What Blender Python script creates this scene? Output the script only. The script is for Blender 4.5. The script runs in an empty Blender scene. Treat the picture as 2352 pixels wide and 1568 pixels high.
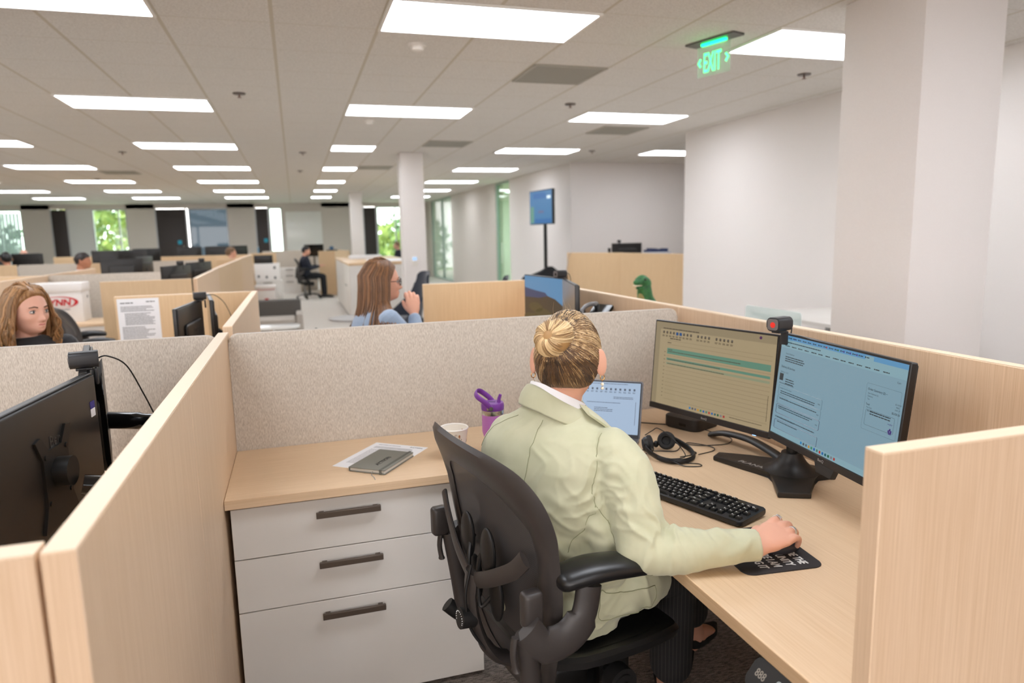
import bpy, bmesh, math, random
import numpy as np
from mathutils import Vector, Matrix, noise
C = bpy.context.scene.collection
PI = math.pi
R = math.radians
random.seed(7)
# ---------------------------------------------------------------- camera
cd = bpy.data.cameras.new('camera'); cam = bpy.data.objects.new('camera', cd); C.objects.link(cam)
cam.location = (0, 0, 1.50); cam.rotation_euler = (1.41771124, 0.0215525763, -0.300266172)
cd.sensor_width = 36; cd.lens = 1598.7 * 36 / 2352; cd.clip_start = 0.05; cd.clip_end = 300
cd.dof.use_dof = True; cd.dof.focus_distance = 1.78; cd.dof.aperture_fstop = 2.8
bpy.context.scene.camera = cam
# ---------------------------------------------------------------- world, exposure
sc = bpy.context.scene
sc.view_settings.view_transform = 'Standard'; sc.view_settings.look = 'None'
sc.view_settings.gamma = 1; sc.view_settings.use_curve_mapping = False
sc.view_settings.exposure = 0.78
w = bpy.data.worlds.new('overcast_sky'); sc.world = w; w.use_nodes = True
wn = w.node_tree.nodes; bg = wn['Background']
bg.inputs[0].default_value = (1.0, 0.975, 0.95, 1); bg.inputs[1].default_value = 4.3
PANEL_POWER = 7.0       # emission of the ceiling lamps' diffusers
CEIL = 2.747
# ---------------------------------------------------------------- materials
def lin(c):
    return tuple((x/12.92 if x <= .04045 else ((x+.055)/1.055)**2.4) for x in (v/255 for v in c)) + (1,)
MATS = {}
def mat(name, rgb=(200,200,200), rough=.5, metal=0, emit=None, es=1, alpha=None, spec=None, coat=0, sheen=0, sss=0):
    if name in MATS: return MATS[name]
    m = bpy.data.materials.new(name); m.use_nodes = True; MATS[name] = m
    b = m.node_tree.nodes['Principled BSDF']
    b.inputs['Base Color'].default_value = lin(rgb); b.inputs['Roughness'].default_value = rough
    b.inputs['Metallic'].default_value = metal
    if spec is not None: b.inputs['Specular IOR Level'].default_value = spec
    if coat: b.inputs['Coat Weight'].default_value = coat
    if sheen: b.inputs['Sheen Weight'].default_value = sheen; b.inputs['Sheen Roughness'].default_value = .5
    if sss:
        b.inputs['Subsurface Weight'].default_value = sss
        b.inputs['Subsurface Radius'].default_value = (.01, .004, .002)
    if emit is not None:
        b.inputs['Emission Color'].default_value = lin(emit); b.inputs['Emission Strength'].default_value = es
    return m
def NT(m): return m.node_tree, m.node_tree.nodes, m.node_tree.links, m.node_tree.nodes['Principled BSDF']
def add_noise(m, c2, scale=(10,10,10), detail=4, lo=.35, hi=.65, bump=0, bdist=.001, rough=.55, coord='Object', fine=None):
    """mix the base colour with c2 by a stretched noise, optional bump"""
    nt, N, L, b = NT(m)
    tc = N.new('ShaderNodeTexCoord'); mp = N.new('ShaderNodeMapping'); mp.inputs['Scale'].default_value = scale
    no = N.new('ShaderNodeTexNoise'); no.inputs['Scale'].default_value = 1; no.inputs['Detail'].default_value = detail
    no.inputs['Roughness'].default_value = rough
    L.new(tc.outputs[coord], mp.inputs[0]); L.new(mp.outputs[0], no.inputs['Vector'])
    mr = N.new('ShaderNodeMapRange'); mr.inputs[1].default_value = lo; mr.inputs[2].default_value = hi
    L.new(no.outputs['Fac'], mr.inputs[0])
    mx = N.new('ShaderNodeMix'); mx.data_type = 'RGBA'
    mx.inputs[6].default_value = b.inputs['Base Color'].default_value; mx.inputs[7].default_value = lin(c2)
    L.new(mr.outputs[0], mx.inputs[0]); L.new(mx.outputs[2], b.inputs['Base Color'])
    if bump:
        bp = N.new('ShaderNodeBump'); bp.inputs['Strength'].default_value = bump; bp.inputs['Distance'].default_value = bdist
        L.new(no.outputs['Fac'], bp.inputs['Height']); L.new(bp.outputs[0], b.inputs['Normal'])
    return m
WOOD1, WOOD2 = (226,200,168), (210,180,145)
def wood(name, axis, a=WOOD1, b=WOOD2, rough=.42):
    if name in MATS: return MATS[name]
    m = mat(name, a, rough)
    s = [420, 420, 420]; s[axis] = 5
    return add_noise(m, b, s, 3, .25, .75, .04, .0004, .6)
wood_v = wood('maple_veneer_upright', 2, (232,203,172), (212,179,143))
wood_y = wood('maple_laminate_along_y', 1, (224,196,162), (208,176,139))
wood_x = wood('maple_laminate_along_x', 0, (230,202,168), (212,180,142))
wood_far = wood('honey_veneer', 2, (228,198,158), (210,176,134))
fab = add_noise(mat('oatmeal_fabric', (216,207,194), .95, sheen=.2), (176,164,150), (520,520,90), 2, .32, .68, .35, .0008, .6)
white_lam = add_noise(mat('white_laminate', (226,222,216), .38), (219,214,207), (2,2,2), 2)
wallm = add_noise(mat('white_wall_paint', (234,228,224), .85), (230,224,220), (160,160,160), 3, .3, .7, .25, .0012)
wallg = mat('warm_grey_wall', (214,206,197), .85); add_noise(wallg, (208,200,192), (60,60,60), 2)
black = mat('black_plastic', (20,19,18), .42)
black_gloss = mat('glossy_black_plastic', (14,13,13), .16)
dark = mat('dark_grey_plastic', (40,40,42), .45)
graph = mat('graphite_plastic', (62,57,54), .48)
chrome = mat('brushed_steel', (200,200,196), .25, 1)
bronze = mat('bronze_metal', (96,84,74), .4, .5)
darkwood = mat('espresso_door', (50,42,40), .5)
paper = mat('white_paper', (238,238,240), .8)
ink = mat('grey_ink', (90,90,92), .8)
inkd = mat('dark_ink', (45,45,48), .8)
gunmetal = mat('gunmetal', (110,110,116), .35, .7)
def glassmat(name, tint, refl=.08, rough=.02):
    if name in MATS: return MATS[name]
    m = bpy.data.materials.new(name); m.use_nodes = True; MATS[name] = m
    N = m.node_tree.nodes; L = m.node_tree.links; N.clear()
    o = N.new('ShaderNodeOutputMaterial'); t = N.new('ShaderNodeBsdfTransparent'); g = N.new('ShaderNodeBsdfGlossy')
    fr = N.new('ShaderNodeFresnel'); fr.inputs[0].default_value = 1.5
    t.inputs[0].default_value = lin(tint); g.inputs['Roughness'].default_value = rough
    ge = N.new('ShaderNodeNewGeometry'); iv = N.new('ShaderNodeMath'); iv.operation = 'SUBTRACT'; iv.inputs[0].default_value = 1; L.new(ge.outputs['Backfacing'], iv.inputs[1])
    mu = N.new('ShaderNodeMath'); mu.operation = 'MULTIPLY'; L.new(fr.outputs[0], mu.inputs[0]); L.new(iv.outputs[0], mu.inputs[1])
    mx = N.new('ShaderNodeMixShader'); L.new(mu.outputs[0], mx.inputs[0]); L.new(t.outputs[0], mx.inputs[1]); L.new(g.outputs[0], mx.inputs[2])
    L.new(mx.outputs[0], o.inputs[0]); return m
glass = glassmat('clear_green_glass', (226,240,232)); frosted = None
def frost(name, rgb, a=.6, rough=.6):
    if name in MATS: return MATS[name]
    m = mat(name, rgb, rough); nt, N, L, b = NT(m)
    b.inputs['Alpha'].default_value = a
    return m
# ---------------------------------------------------------------- mesh helpers
class G:
    """collects shapes into one bmesh"""
    def __init__(s): s.b = bmesh.new(); s.M = Matrix()
    def add(s, verts, faces, mi=0):
        vs = [s.b.verts.new(s.M @ Vector(v)) for v in verts]; out = []
        for f in faces:
            try:
                q = s.b.faces.new([vs[i] for i in f]); q.material_index = mi; out.append(q)
            except ValueError: pass
        return vs, out
    def box(s, x0, x1, y0, y1, z0, z1, bev=0, seg=2, mi=0):
        vs, fs = s.add([(x0,y0,z0),(x1,y0,z0),(x1,y1,z0),(x0,y1,z0),(x0,y0,z1),(x1,y0,z1),(x1,y1,z1),(x0,y1,z1)],
                   [(3,2,1,0),(4,5,6,7),(0,1,5,4),(1,2,6,5),(2,3,7,6),(3,0,4,7)], mi)
        if bev:
            es = list({e for f in fs for e in f.edges})
            bmesh.ops.bevel(s.b, geom=es, offset=bev, segments=seg, affect='EDGES', profile=.5)
        return s
    def prism(s, pts, z0, z1, bev=0, seg=2, mi=0, taper=1.0):
        n = len(pts); cx = sum(p[0] for p in pts)/n; cy = sum(p[1] for p in pts)/n
        top = [(cx+(p[0]-cx)*taper, cy+(p[1]-cy)*taper, z1) for p in pts]
        vs, fs = s.add([(p[0],p[1],z0) for p in pts]+top,
              [tuple(range(n-1,-1,-1)), tuple(range(n,2*n))]+[(i,(i+1)%n,n+(i+1)%n,n+i) for i in range(n)], mi)
        if bev:
            es = list({e for f in fs[:2] for e in f.edges})
            bmesh.ops.bevel(s.b, geom=es, offset=bev, segments=seg, affect='EDGES', profile=.5)
        return s
    def cyl(s, p0, p1, r0, r1=None, n=20, mi=0, cap=True):
        return s.tube([p0, p1], [r0, r0 if r1 is None else r1], n, mi, cap)
    def tube(s, pts, rad, n=8, mi=0, cap=True, flat=None, up=(0,0,1)):
        pts = [Vector(p) for p in pts]; k = len(pts)
        rad = rad if isinstance(rad, (list, tuple)) else [rad]*k
        rings = []; pu = None
        for i in range(k):
            t = (pts[min(i+1,k-1)]-pts[max(i-1,0)]).normalized()
            if pu is None:
                u = Vector(up); u = u - t*u.dot(t)
                if u.length < 1e-3: u = Vector((1,0,0)) - t*t.x
            else: u = pu - t*pu.dot(t)
            u.normalize(); pu = u; v = t.cross(u); r = rad[i]
            ra, rb = r if isinstance(r, (tuple, list)) else (r, r)
            rings.append([pts[i]+u*rb*math.sin(2*PI*j/n)+v*ra*math.cos(2*PI*j/n) for j in range(n)])
        return s.rings(rings, cap, mi)
    def rings(s, rings, cap=True, mi=0, closed=False):
        n = len(rings[0]); vs = [p for r in rings for p in r]; fs = []; k = len(rings)
        for i in range(k if closed else k-1):
            a = i*n; c = ((i+1) % k)*n
            for j in range(n): fs.append((a+j, a+(j+1)%n, c+(j+1)%n, c+j))
        if cap and not closed:
            fs.append(tuple(range(n-1,-1,-1))); fs.append(tuple(range((k-1)*n, k*n)))
        s.add(vs, fs, mi); return s
    def lathe(s, prof, n=32, c=(0,0,0), mi=0, cap=True):
        return s.rings([[Vector((c[0]+r*math.cos(2*PI*j/n), c[1]+r*math.sin(2*PI*j/n), c[2]+z)) for j in range(n)] for r, z in prof], cap, mi)
    def ell(s, c, r, nu=20, nv=14, mi=0):
        r = r if isinstance(r, (tuple, list)) else (r,r,r); c = Vector(c)
        vs = [c+Vector((0,0,-r[2]))]
        for i in range(1, nv):
            a = -PI/2+PI*i/nv
            vs += [c+Vector((r[0]*math.cos(a)*math.cos(2*PI*j/nu), r[1]*math.cos(a)*math.sin(2*PI*j/nu), r[2]*math.sin(a))) for j in range(nu)]
        vs.append(c+Vector((0,0,r[2]))); fs = []
        for j in range(nu): fs.append((0, 1+(j+1)%nu, 1+j))
        for i in range(nv-2):
            for j in range(nu):
                a = 1+i*nu; fs.append((a+j, a+(j+1)%nu, a+nu+(j+1)%nu, a+nu+j))
        l = len(vs)-1; a = 1+(nv-2)*nu
        for j in range(nu): fs.append((a+j, a+(j+1)%nu, l))
        s.add(vs, fs, mi); return s
    def limb(s, pts, rad, up=(0,0,1), n=20, sub=4):
        """tapered elliptical limb along a smoothed path with round ends"""
        P = [Vector(p) for p in pts]; Rr = [r if isinstance(r,(tuple,list)) else (r,r) for r in rad]
        pp, rr = [], []
        for i in range(len(P)-1):
            p0 = P[max(i-1,0)]; p1 = P[i]; p2 = P[i+1]; p3 = P[min(i+2,len(P)-1)]
            for q in range(sub):
                t = q/sub
                pp.append(.5*((2*p1)+(-p0+p2)*t+(2*p0-5*p1+4*p2-p3)*t*t+(-p0+3*p1-3*p2+p3)*t**3))
                e = t*t*(3-2*t); rr.append((Rr[i][0]*(1-e)+Rr[i+1][0]*e, Rr[i][1]*(1-e)+Rr[i+1][1]*e))
        pp.append(P[-1]); rr.append(Rr[-1])
        t0 = (pp[0]-pp[1]).normalized(); t1 = (pp[-1]-pp[-2]).normalized(); A, B = [], []
        for k in (.95,.8,.5): A.append((pp[0]+t0*min(rr[0])*k*.8, (rr[0][0]*math.sqrt(1-k*k)+.0004, rr[0][1]*math.sqrt(1-k*k)+.0004)))
        for k in (.5,.8,.95): B.append((pp[-1]+t1*min(rr[-1])*k*.8, (rr[-1][0]*math.sqrt(1-k*k)+.0004, rr[-1][1]*math.sqrt(1-k*k)+.0004)))
        pp = [a[0] for a in A]+pp+[b[0] for b in B]; rr = [a[1] for a in A]+rr+[b[1] for b in B]
        return s.tube(pp, rr, n, up=up)
    def mesh(s, name, sharp=40, smooth=True, recalc=True):
        b = s.b
        if recalc: bmesh.ops.recalc_face_normals(b, faces=b.faces)
        if smooth:
            c = R(sharp)
            for f in b.faces: f.smooth = True
            for e in b.edges:
                if len(e.link_faces) == 2 and e.calc_face_angle(0) > c: e.smooth = False
        me = bpy.data.meshes.new(name); b.to_mesh(me); b.free(); return me
def rr2(x0, x1, y0, y1, r, n=6):
    """rounded rectangle outline"""
    out = []
    for cx, cy, a in ((x1-r,y1-r,0),(x0+r,y1-r,90),(x0+r,y0+r,180),(x1-r,y0+r,270)):
        for i in range(n+1): t = R(a+90*i/n); out.append((cx+r*math.cos(t), cy+r*math.sin(t)))
    return out
def spline(pts, k=6, closed=False):
    P = [Vector(p) for p in pts]; n = len(P); out = []
    for i in range(n if closed else n-1):
        if closed: p0,p1,p2,p3 = P[(i-1)%n],P[i],P[(i+1)%n],P[(i+2)%n]
        else: p0,p1,p2,p3 = P[max(i-1,0)],P[i],P[i+1],P[min(i+2,n-1)]
        for q in range(k):
            t = q/k; out.append(.5*((2*p1)+(-p0+p2)*t+(2*p0-5*p1+4*p2-p3)*t*t+(-p0+3*p1-3*p2+p3)*t**3))
    if not closed: out.append(P[-1])
    return out
def link(name, me, m=None, parent=None, loc=None, rot=None):
    o = bpy.data.objects.new(name, me); C.objects.link(o)
    if m is not None:
        for q in (m if isinstance(m, (list, tuple)) else [m]): me.materials.append(q)
    if parent: o.parent = parent
    if loc: o.location = loc
    if rot: o.rotation_euler = rot
    return o
def part(name, g, m, parent, label=None, loc=None, rot=None, **k):
    o = link(name, g.mesh(name, **k) if isinstance(g, G) else g, m, parent, loc, rot)
    if label: o['label'] = label
    return o
def thing(name, label, cat, loc=(0,0,0), rz=0, group=None):
    o = bpy.data.objects.new(name, None); C.objects.link(o); o.empty_display_size = .05
    o.location = loc; o.rotation_euler = (0,0,rz); o['label'] = label; o['category'] = cat
    if group: o['group'] = group
    return o
def solo(name, g, m, label, cat, loc=None, rz=0, group=None, kind=None, **k):
    o = part(name, g, m, None, label, loc, (0,0,rz), **k); o['category'] = cat
    if group: o['group'] = group
    if kind: o['kind'] = kind
    return o
def struct(name, g, m, **k):
    o = part(name, g, m, None, **k); o['kind'] = 'structure'; return o
def dup(o, parent=None):
    c = o.copy(); C.objects.link(c); c.parent = parent
    for ch in list(o.children): dup(ch, c)
    return c
def clone(o, loc, rz, label, name=None):
    c = dup(o); c.location = loc; c.rotation_euler = (0,0,rz); c['label'] = label
    return c
def text(name, s, size, m, parent, M, align='LEFT', ext=.0002, xs=1.0, shear=0, bold=0, label=None):
    """lettering as a mesh; M places the text plane (x right, y up)"""
    cu = bpy.data.curves.new(name, 'FONT'); cu.body = s; cu.size = size; cu.align_x = align
    cu.extrude = ext; cu.resolution_u = 2; cu.shear = shear; cu.offset = bold
    t = bpy.data.objects.new(name, cu); C.objects.link(t)
    dg = bpy.context.evaluated_depsgraph_get(); me = bpy.data.meshes.new_from_object(t.evaluated_get(dg))
    bpy.data.objects.remove(t); me.transform(M @ Matrix.Diagonal((xs,1,1,1)))
    o = link(name, me, m, parent)
    if label: o['label'] = label
    return o
def frame(o, x, y):
    """matrix with origin o, x axis x, y axis y (normal = x cross y)"""
    x = Vector(x).normalized(); y = Vector(y); z = x.cross(y).normalized(); y = z.cross(x)
    return Matrix(((x.x,y.x,z.x,o[0]),(x.y,y.y,z.y,o[1]),(x.z,y.z,z.z,o[2]),(0,0,0,1)))
# ================================================================ the setting
# ceiling: acoustic tiles in a grid; every 2 ft cell
ceilm = mat('acoustic_tile', (222,211,199), .95)
def ceil_nodes():
    nt, N, L, b = NT(ceilm)
    tc = N.new('ShaderNodeTexCoord'); sp = N.new('ShaderNodeSeparateXYZ'); L.new(tc.outputs['Object'], sp.inputs[0])
    def line(out, off, wd):
        a = N.new('ShaderNodeMath'); a.operation = 'SUBTRACT'; a.inputs[1].default_value = off; L.new(out, a.inputs[0])
        d = N.new('ShaderNodeMath'); d.operation = 'DIVIDE'; d.inputs[1].default_value = .6096; L.new(a.outputs[0], d.inputs[0])
        p = N.new('ShaderNodeMath'); p.operation = 'PINGPONG'; p.inputs[1].default_value = .5; L.new(d.outputs[0], p.inputs[0])
        c = N.new('ShaderNodeMath'); c.operation = 'LESS_THAN'; c.inputs[1].default_value = wd/.6096/2; L.new(p.outputs[0], c.inputs[0])
        return c
    lx = line(sp.outputs[0], .568, .022); ly = line(sp.outputs[1], 4.506, .010)
    mx = N.new('ShaderNodeMath'); mx.operation = 'MAXIMUM'; L.new(lx.outputs[0], mx.inputs[0])
    m2 = N.new('ShaderNodeMath'); m2.operation = 'MULTIPLY'; m2.inputs[1].default_value = .6; L.new(ly.outputs[0], m2.inputs[0]); L.new(m2.outputs[0], mx.inputs[1])
    no = N.new('ShaderNodeTexNoise'); no.inputs['Scale'].default_value = 90; no.inputs['Detail'].default_value = 5
    L.new(tc.outputs['Object'], no.inputs['Vector'])
    mr = N.new('ShaderNodeMapRange'); mr.inputs[1].default_value = .35; mr.inputs[2].default_value = .6; L.new(no.outputs['Fac'], mr.inputs[0])
    c1 = N.new('ShaderNodeMix'); c1.data_type = 'RGBA'; c1.inputs[6].default_value = lin((214,209,202)); c1.inputs[7].default_value = lin((230,226,220)); L.new(mr.outputs[0], c1.inputs[0])
    c2 = N.new('ShaderNodeMix'); c2.data_type = 'RGBA'; c2.inputs[7].default_value = lin((204,196,180)); L.new(c1.outputs[2], c2.inputs[6]); L.new(mx.outputs[0], c2.inputs[0])
    L.new(c2.outputs[2], b.inputs['Base Color'])
    bp = N.new('ShaderNodeBump'); bp.inputs['Strength'].default_value = .4; bp.inputs['Distance'].default_value = .002
    L.new(no.outputs['Fac'], bp.inputs['Height']); L.new(bp.outputs[0], b.inputs['Normal'])
ceil_nodes()
struct('ceiling', G().box(-13, 9.4, -5, 26.2, CEIL, CEIL+.06), ceilm)
# carpet
carpet = mat('carpet_tile', (120,112,104), .98)
def carpet_nodes():
    nt, N, L, b = NT(carpet)
    tc = N.new('ShaderNodeTexCoord'); sp = N.new('ShaderNodeSeparateXYZ'); L.new(tc.outputs['Object'], sp.inputs[0])
    mp = N.new('ShaderNodeMapping'); mp.inputs['Rotation'].default_value = (0,0,R(38)); mp.inputs['Scale'].default_value = (40,150,1); L.new(tc.outputs['Object'], mp.inputs[0])
    n1 = N.new('ShaderNodeTexNoise'); n1.inputs['Scale'].default_value = 1; n1.inputs['Detail'].default_value = 3; L.new(mp.outputs[0], n1.inputs['Vector'])
    n2 = N.new('ShaderNodeTexNoise'); n2.inputs['Scale'].default_value = 330; n2.inputs['Detail'].default_value = 3; L.new(tc.outputs['Object'], n2.inputs['Vector'])
    av = N.new('ShaderNodeMath'); av.operation = 'ADD'; L.new(n1.outputs['Fac'], av.inputs[0]); L.new(n2.outputs['Fac'], av.inputs[1])
    mr = N.new('ShaderNodeMapRange'); mr.inputs[1].default_value = .75; mr.inputs[2].default_value = 1.25; L.new(av.outputs[0], mr.inputs[0])
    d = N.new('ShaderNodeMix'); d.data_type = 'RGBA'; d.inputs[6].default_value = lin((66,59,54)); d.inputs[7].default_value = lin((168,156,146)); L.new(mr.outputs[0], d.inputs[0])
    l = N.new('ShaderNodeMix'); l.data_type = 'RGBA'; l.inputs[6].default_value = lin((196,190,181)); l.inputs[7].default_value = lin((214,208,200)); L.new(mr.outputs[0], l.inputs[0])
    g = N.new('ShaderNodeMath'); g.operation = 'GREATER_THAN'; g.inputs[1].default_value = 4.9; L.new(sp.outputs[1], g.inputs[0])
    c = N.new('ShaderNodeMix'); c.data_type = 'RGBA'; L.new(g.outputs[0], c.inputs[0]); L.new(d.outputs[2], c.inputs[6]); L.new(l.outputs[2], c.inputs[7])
    L.new(c.outputs[2], b.inputs['Base Color'])
    bp = N.new('ShaderNodeBump'); bp.inputs['Strength'].default_value = .7; bp.inputs['Distance'].default_value = .003; L.new(av.outputs[0], bp.inputs['Height']); L.new(bp.outputs[0], b.inputs['Normal'])
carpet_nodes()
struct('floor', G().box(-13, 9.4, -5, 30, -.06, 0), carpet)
# walls
struct('wall_back', G().box(-13, 4.95, -5.15, -5, 0, .75).box(-13, 4.95, -5.15, -5, 2.60, CEIL).box(-13,-12.6,-5.15,-5,.75,2.60).box(1.692,4.95,-5.15,-5,.75,2.60), wallm)
for k in range(5):  # unseen windows, added to bring in daylight from behind the camera
    x = -12.6+k*17.15/6; x2 = -12.6+(k+1)*17.15/6
    t = thing('window_%d' % (10+k), 'x', 'window'); del t['label']; del t['category']; t['kind'] = 'structure'
    part('window_frame', G().box(x,x+.06,-5.12,-5.03,.75,2.60).box(x2-.06,x2,-5.12,-5.03,.75,2.60).box(x+.06,x2-.06,-5.12,-5.03,.75,.81).box(x+.06,x2-.06,-5.12,-5.03,2.54,2.60), mat('aluminium_frame', (178,180,182), .4, .4), t)
    part('pane', G().box(x+.06,x2-.06,-5.08,-5.073,.81,2.54), glassmat('clear_glass', (248,246,246)), t)
# a light portal in those added window openings guides the sky's own light into the room
pl = bpy.data.lights.new('sky_portal', 'AREA'); pl.shape = 'RECTANGLE'; pl.size = 14.2; pl.size_y = 1.8; pl.cycles.is_portal = True
po = bpy.data.objects.new('sky_portal', pl); C.objects.link(po); po.location = (-5.45, -5.2, 1.67); po.rotation_euler = (PI/2, 0, PI)
struct('wall_left', G().box(-13.15, -13, -5, 26.2, 0, CEIL), wallm)
struct('wall_right', G().box(4.95, 5.2, -5, 8.27, 0, CEIL), wallm)
struct('wall_recess_side', G().box(9.25, 9.4, 8.27, 11.95, 0, CEIL), wallm)
struct('wall_recess_front', G().box(5.2, 9.4, 8.1, 8.25, 0, CEIL), wallm)
struct('wall_recess_back', G().box(4.83, 9.4, 11.95, 12.1, 0, CEIL), wallm)
struct('wall_right_screen', G().box(4.83, 5.03, 12.1, 15.75, 0, CEIL), wallm)
struct('wall_right_middle', G().box(4.83, 5.03, 17.0, 22.1, 0, CEIL), wallg)
struct('wall_right_far', G().box(4.83, 5.03, 25.6, 26.2, 0, CEIL), wallg)
g = G().box(3.085, 3.625, 2.90, 3.45, 0, CEIL-.001, .006, 2)
struct('trim_near_pillar', g, wallm)
struct('trim_middle_pillar', G().box(1.60, 1.945, 10.77, 11.12, 0, CEIL-.001, .006), wallm)
struct('trim_far_pillar', G().box(1.545, 1.88, 20.16, 20.5, 0, CEIL-.001, .006), wallm)
# far wall with its openings (x0, x1 of the solid pieces)
FY = 26.2; TOPD = 2.62
def wpiece(n, x0, x1, z0=0, z1=CEIL): struct('wall_far_%s' % n, G().box(x0, x1, FY, FY+.15, z0, z1), wallg)
wpiece('outer_left', -13, -9.6); wpiece('left', -8.28, -7.48); wpiece('centre_left', -5.27, -4.42)
wpiece('centre', -2.14, -1.27); wpiece('centre_right', .99, 2.30); wpiece('right', 3.85, 4.95)
struct('trim_far_header', G().box(-9.6, 3.85, FY, FY+.15, 2.60, CEIL), wallg)
def window(i, x0, x1, z0=0, z1=2.60, blind=False, mull=(), y=None, gm=None):
    y = FY+.05 if y is None else y
    t = thing('window_%d' % i, 'x', 'window', (0,0,0)); del t['label']; del t['category']; t['kind'] = 'structure'
    f = G(); w_ = .045
    f.box(x0, x0+w_, y, y+.08, z0, z1).box(x1-w_, x1, y, y+.08, z0, z1).box(x0+w_, x1-w_, y, y+.08, z0, z0+w_).box(x0+w_, x1-w_, y, y+.08, z1-w_, z1)
    for m_ in mull: f.box(m_-.02, m_+.02, y+.01, y+.07, z0+w_, z1-w_)
    part('window_frame', f, mat('aluminium_frame', (178,180,182), .4, .4), t)
    part('pane', G().box(x0+w_, x1-w_, y+.035, y+.042, z0+w_, z1-w_), gm or glass, t)
    if blind:
        b = G()
        n = int((x1-x0)/.11)
        for k in range(n):
            xx = x0+.06+(x1-x0-.12)*(k+.5)/n
            b.box(xx-.045, xx+.045, y-.05, y-.048, .1, z1-.1)
        part('vertical_blind', b, frost('sheer_blind', (214,232,236), .75), t)
    return t
window(1, -9.6, -8.28, mull=(-8.9,), blind=True)
window(2, -6.3, -5.27, mull=(-5.52,))
window(3, -3.40, -2.14, mull=(), gm=glassmat('smoked_glass', (96,106,112)))
window(4, -.80, -.36)
window(5, 2.93, 3.85, mull=(3.62,))
def door(i, x0, x1, label_part=True, open_=False):
    t = thing('door_%d' % i, 'x', 'door', (0,0,0)); del t['label']; del t['category']; t['kind'] = 'structure'
    part('door_leaf', G().box(x0+.04, x1-.04, FY-.01, FY+.04, .01, 2.58, .003), darkwood, t)
    fr = G().box(x0, x0+.04, FY-.02, FY+.1, 0, 2.60).box(x1-.04, x1, FY-.02, FY+.1, 0, 2.60)
    part('door_frame', fr, mat('aluminium_frame'), t)
    return t
d1 = door(1, -7.48, -6.98); d2 = door(2, -4.42, -3.44); d3 = door(3, -1.27, -.80); d4 = door(4, 2.44, 2.93)
for d_, px in ((d2, -3.72), (d3, -.95)):
    part('room_sign', G().box(px-.06, px+.06, FY-.018, FY-.009, 1.40, 1.53), mat('teal_sign', (20,160,190), .5), d_)
part('door_handle', G().cyl((-3.95+.35,FY-.05,.95),(-3.95+.35,FY-.05,1.35),.012), chrome, d2)
struct('wall_far_whiteboard_side', G().box(-.30, .99, FY, FY+.15, 0, 2.60), wallg)
struct('trim_office_side_panel', G().box(-6.98, -6.30, FY+.02, FY+.12, 0, 2.60), mat('light_grey_panel', (216,216,214), .6))
struct('trim_post_centre', G().box(-.36, -.30, FY-.01, FY+.12, 0, 2.60), wallg)
struct('trim_post_right', G().box(2.30, 2.44, FY+.01, FY+.12, 0, 2.60), darkwood)
wb = thing('whiteboard', 'large white dry erase board on the far wall beside the narrow window', 'whiteboard', (.36, FY-.02, 0))
part('board', G().box(-.62, .62, -.02, .01, .85, 2.45, .004), mat('gloss_white', (236,236,232), .15), wb)
part('pen_tray', G().box(-.5, .5, -.07, -.02, .80, .83), chrome, wb)
# glass fronts in the right wall
def glassfront(i, y0, y1, muls):
    t = thing('window_%d' % i, 'x', 'window'); del t['label']; del t['category']; t['kind'] = 'structure'
    f = G(); f.box(4.86, 4.94, y0, y1, 0, .05).box(4.86, 4.94, y0, y1, CEIL-.05, CEIL-.001)
    for m_ in (y0+.03, y1-.03)+muls: f.box(4.86, 4.94, m_-.025, m_+.025, .05, CEIL-.05)
    part('window_frame', f, mat('green_grey_frame', (150,168,158), .4), t)
    part('pane', G().box(4.895, 4.905, y0+.05, y1-.05, .05, CEIL-.05), (glassmat('green_tinted_glass', (214,236,222)) if i == 6 else frost('green_film_glass', (186,206,192), .72, .25)), t)
    part('door_handle', G().cyl((4.84,y1-.5,.8),(4.84,y1-.5,1.3),.012), chrome, t)
glassfront(6, 15.75, 17.0, ()); glassfront(7, 22.1, 25.6, (23.8,))
# meeting rooms behind the glass fronts
struct('wall_meeting_room', G().box(9.0, 9.15, 12.1, 26.2, 0, .7).box(9.0, 9.15, 12.1, 26.2, 2.45, CEIL), wallm)
struct('trim_meeting_ceiling', G().box(5.03, 9.15, 12.1, 26.2, CEIL-.004, CEIL-.001), mat('plain_ceiling', (225,220,212), .9))
struct('wall_meeting_divider', G().box(5.03, 9.0, 21.6, 21.7, 0, CEIL), wallm)
for k, y_ in enumerate((13.2, 14.8, 16.4, 18.0, 20.5, 22.5, 24.5)):
    struct('trim_mullion_%d' % (k+1), G().box(8.98, 9.1, y_-.06, y_+.06, .7, 2.45), mat('aluminium_frame'))
for k in range(3):
    t = thing('pendant_light', 'round glowing lamp seen through the glass strip by the wall screen', 'lamp', (6.1+.5*k, 15.9+.6*k, CEIL), group='round lamps in the glass walled room')
    part('shade', G().lathe([(.001,-.10),(.09,-.09),(.13,-.05),(.09,-.015),(.001,-.005)], 20), mat('lamp_glow', (255,250,240), emit=(255,250,240), es=4), t)
# base boards
bb = mat('dark_baseboard', (120,108,98), .6)
struct('baseboard_right', G().box(4.935, 4.95, -5, 8.27, 0, .1), bb)
struct('baseboard_far', G().box(-5.27, -4.42, FY-.015, FY, 0, .1).box(-2.14,-1.27,FY-.015,FY,0,.1).box(-8.28,-7.48,FY-.015,FY,0,.1), bb)
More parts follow.
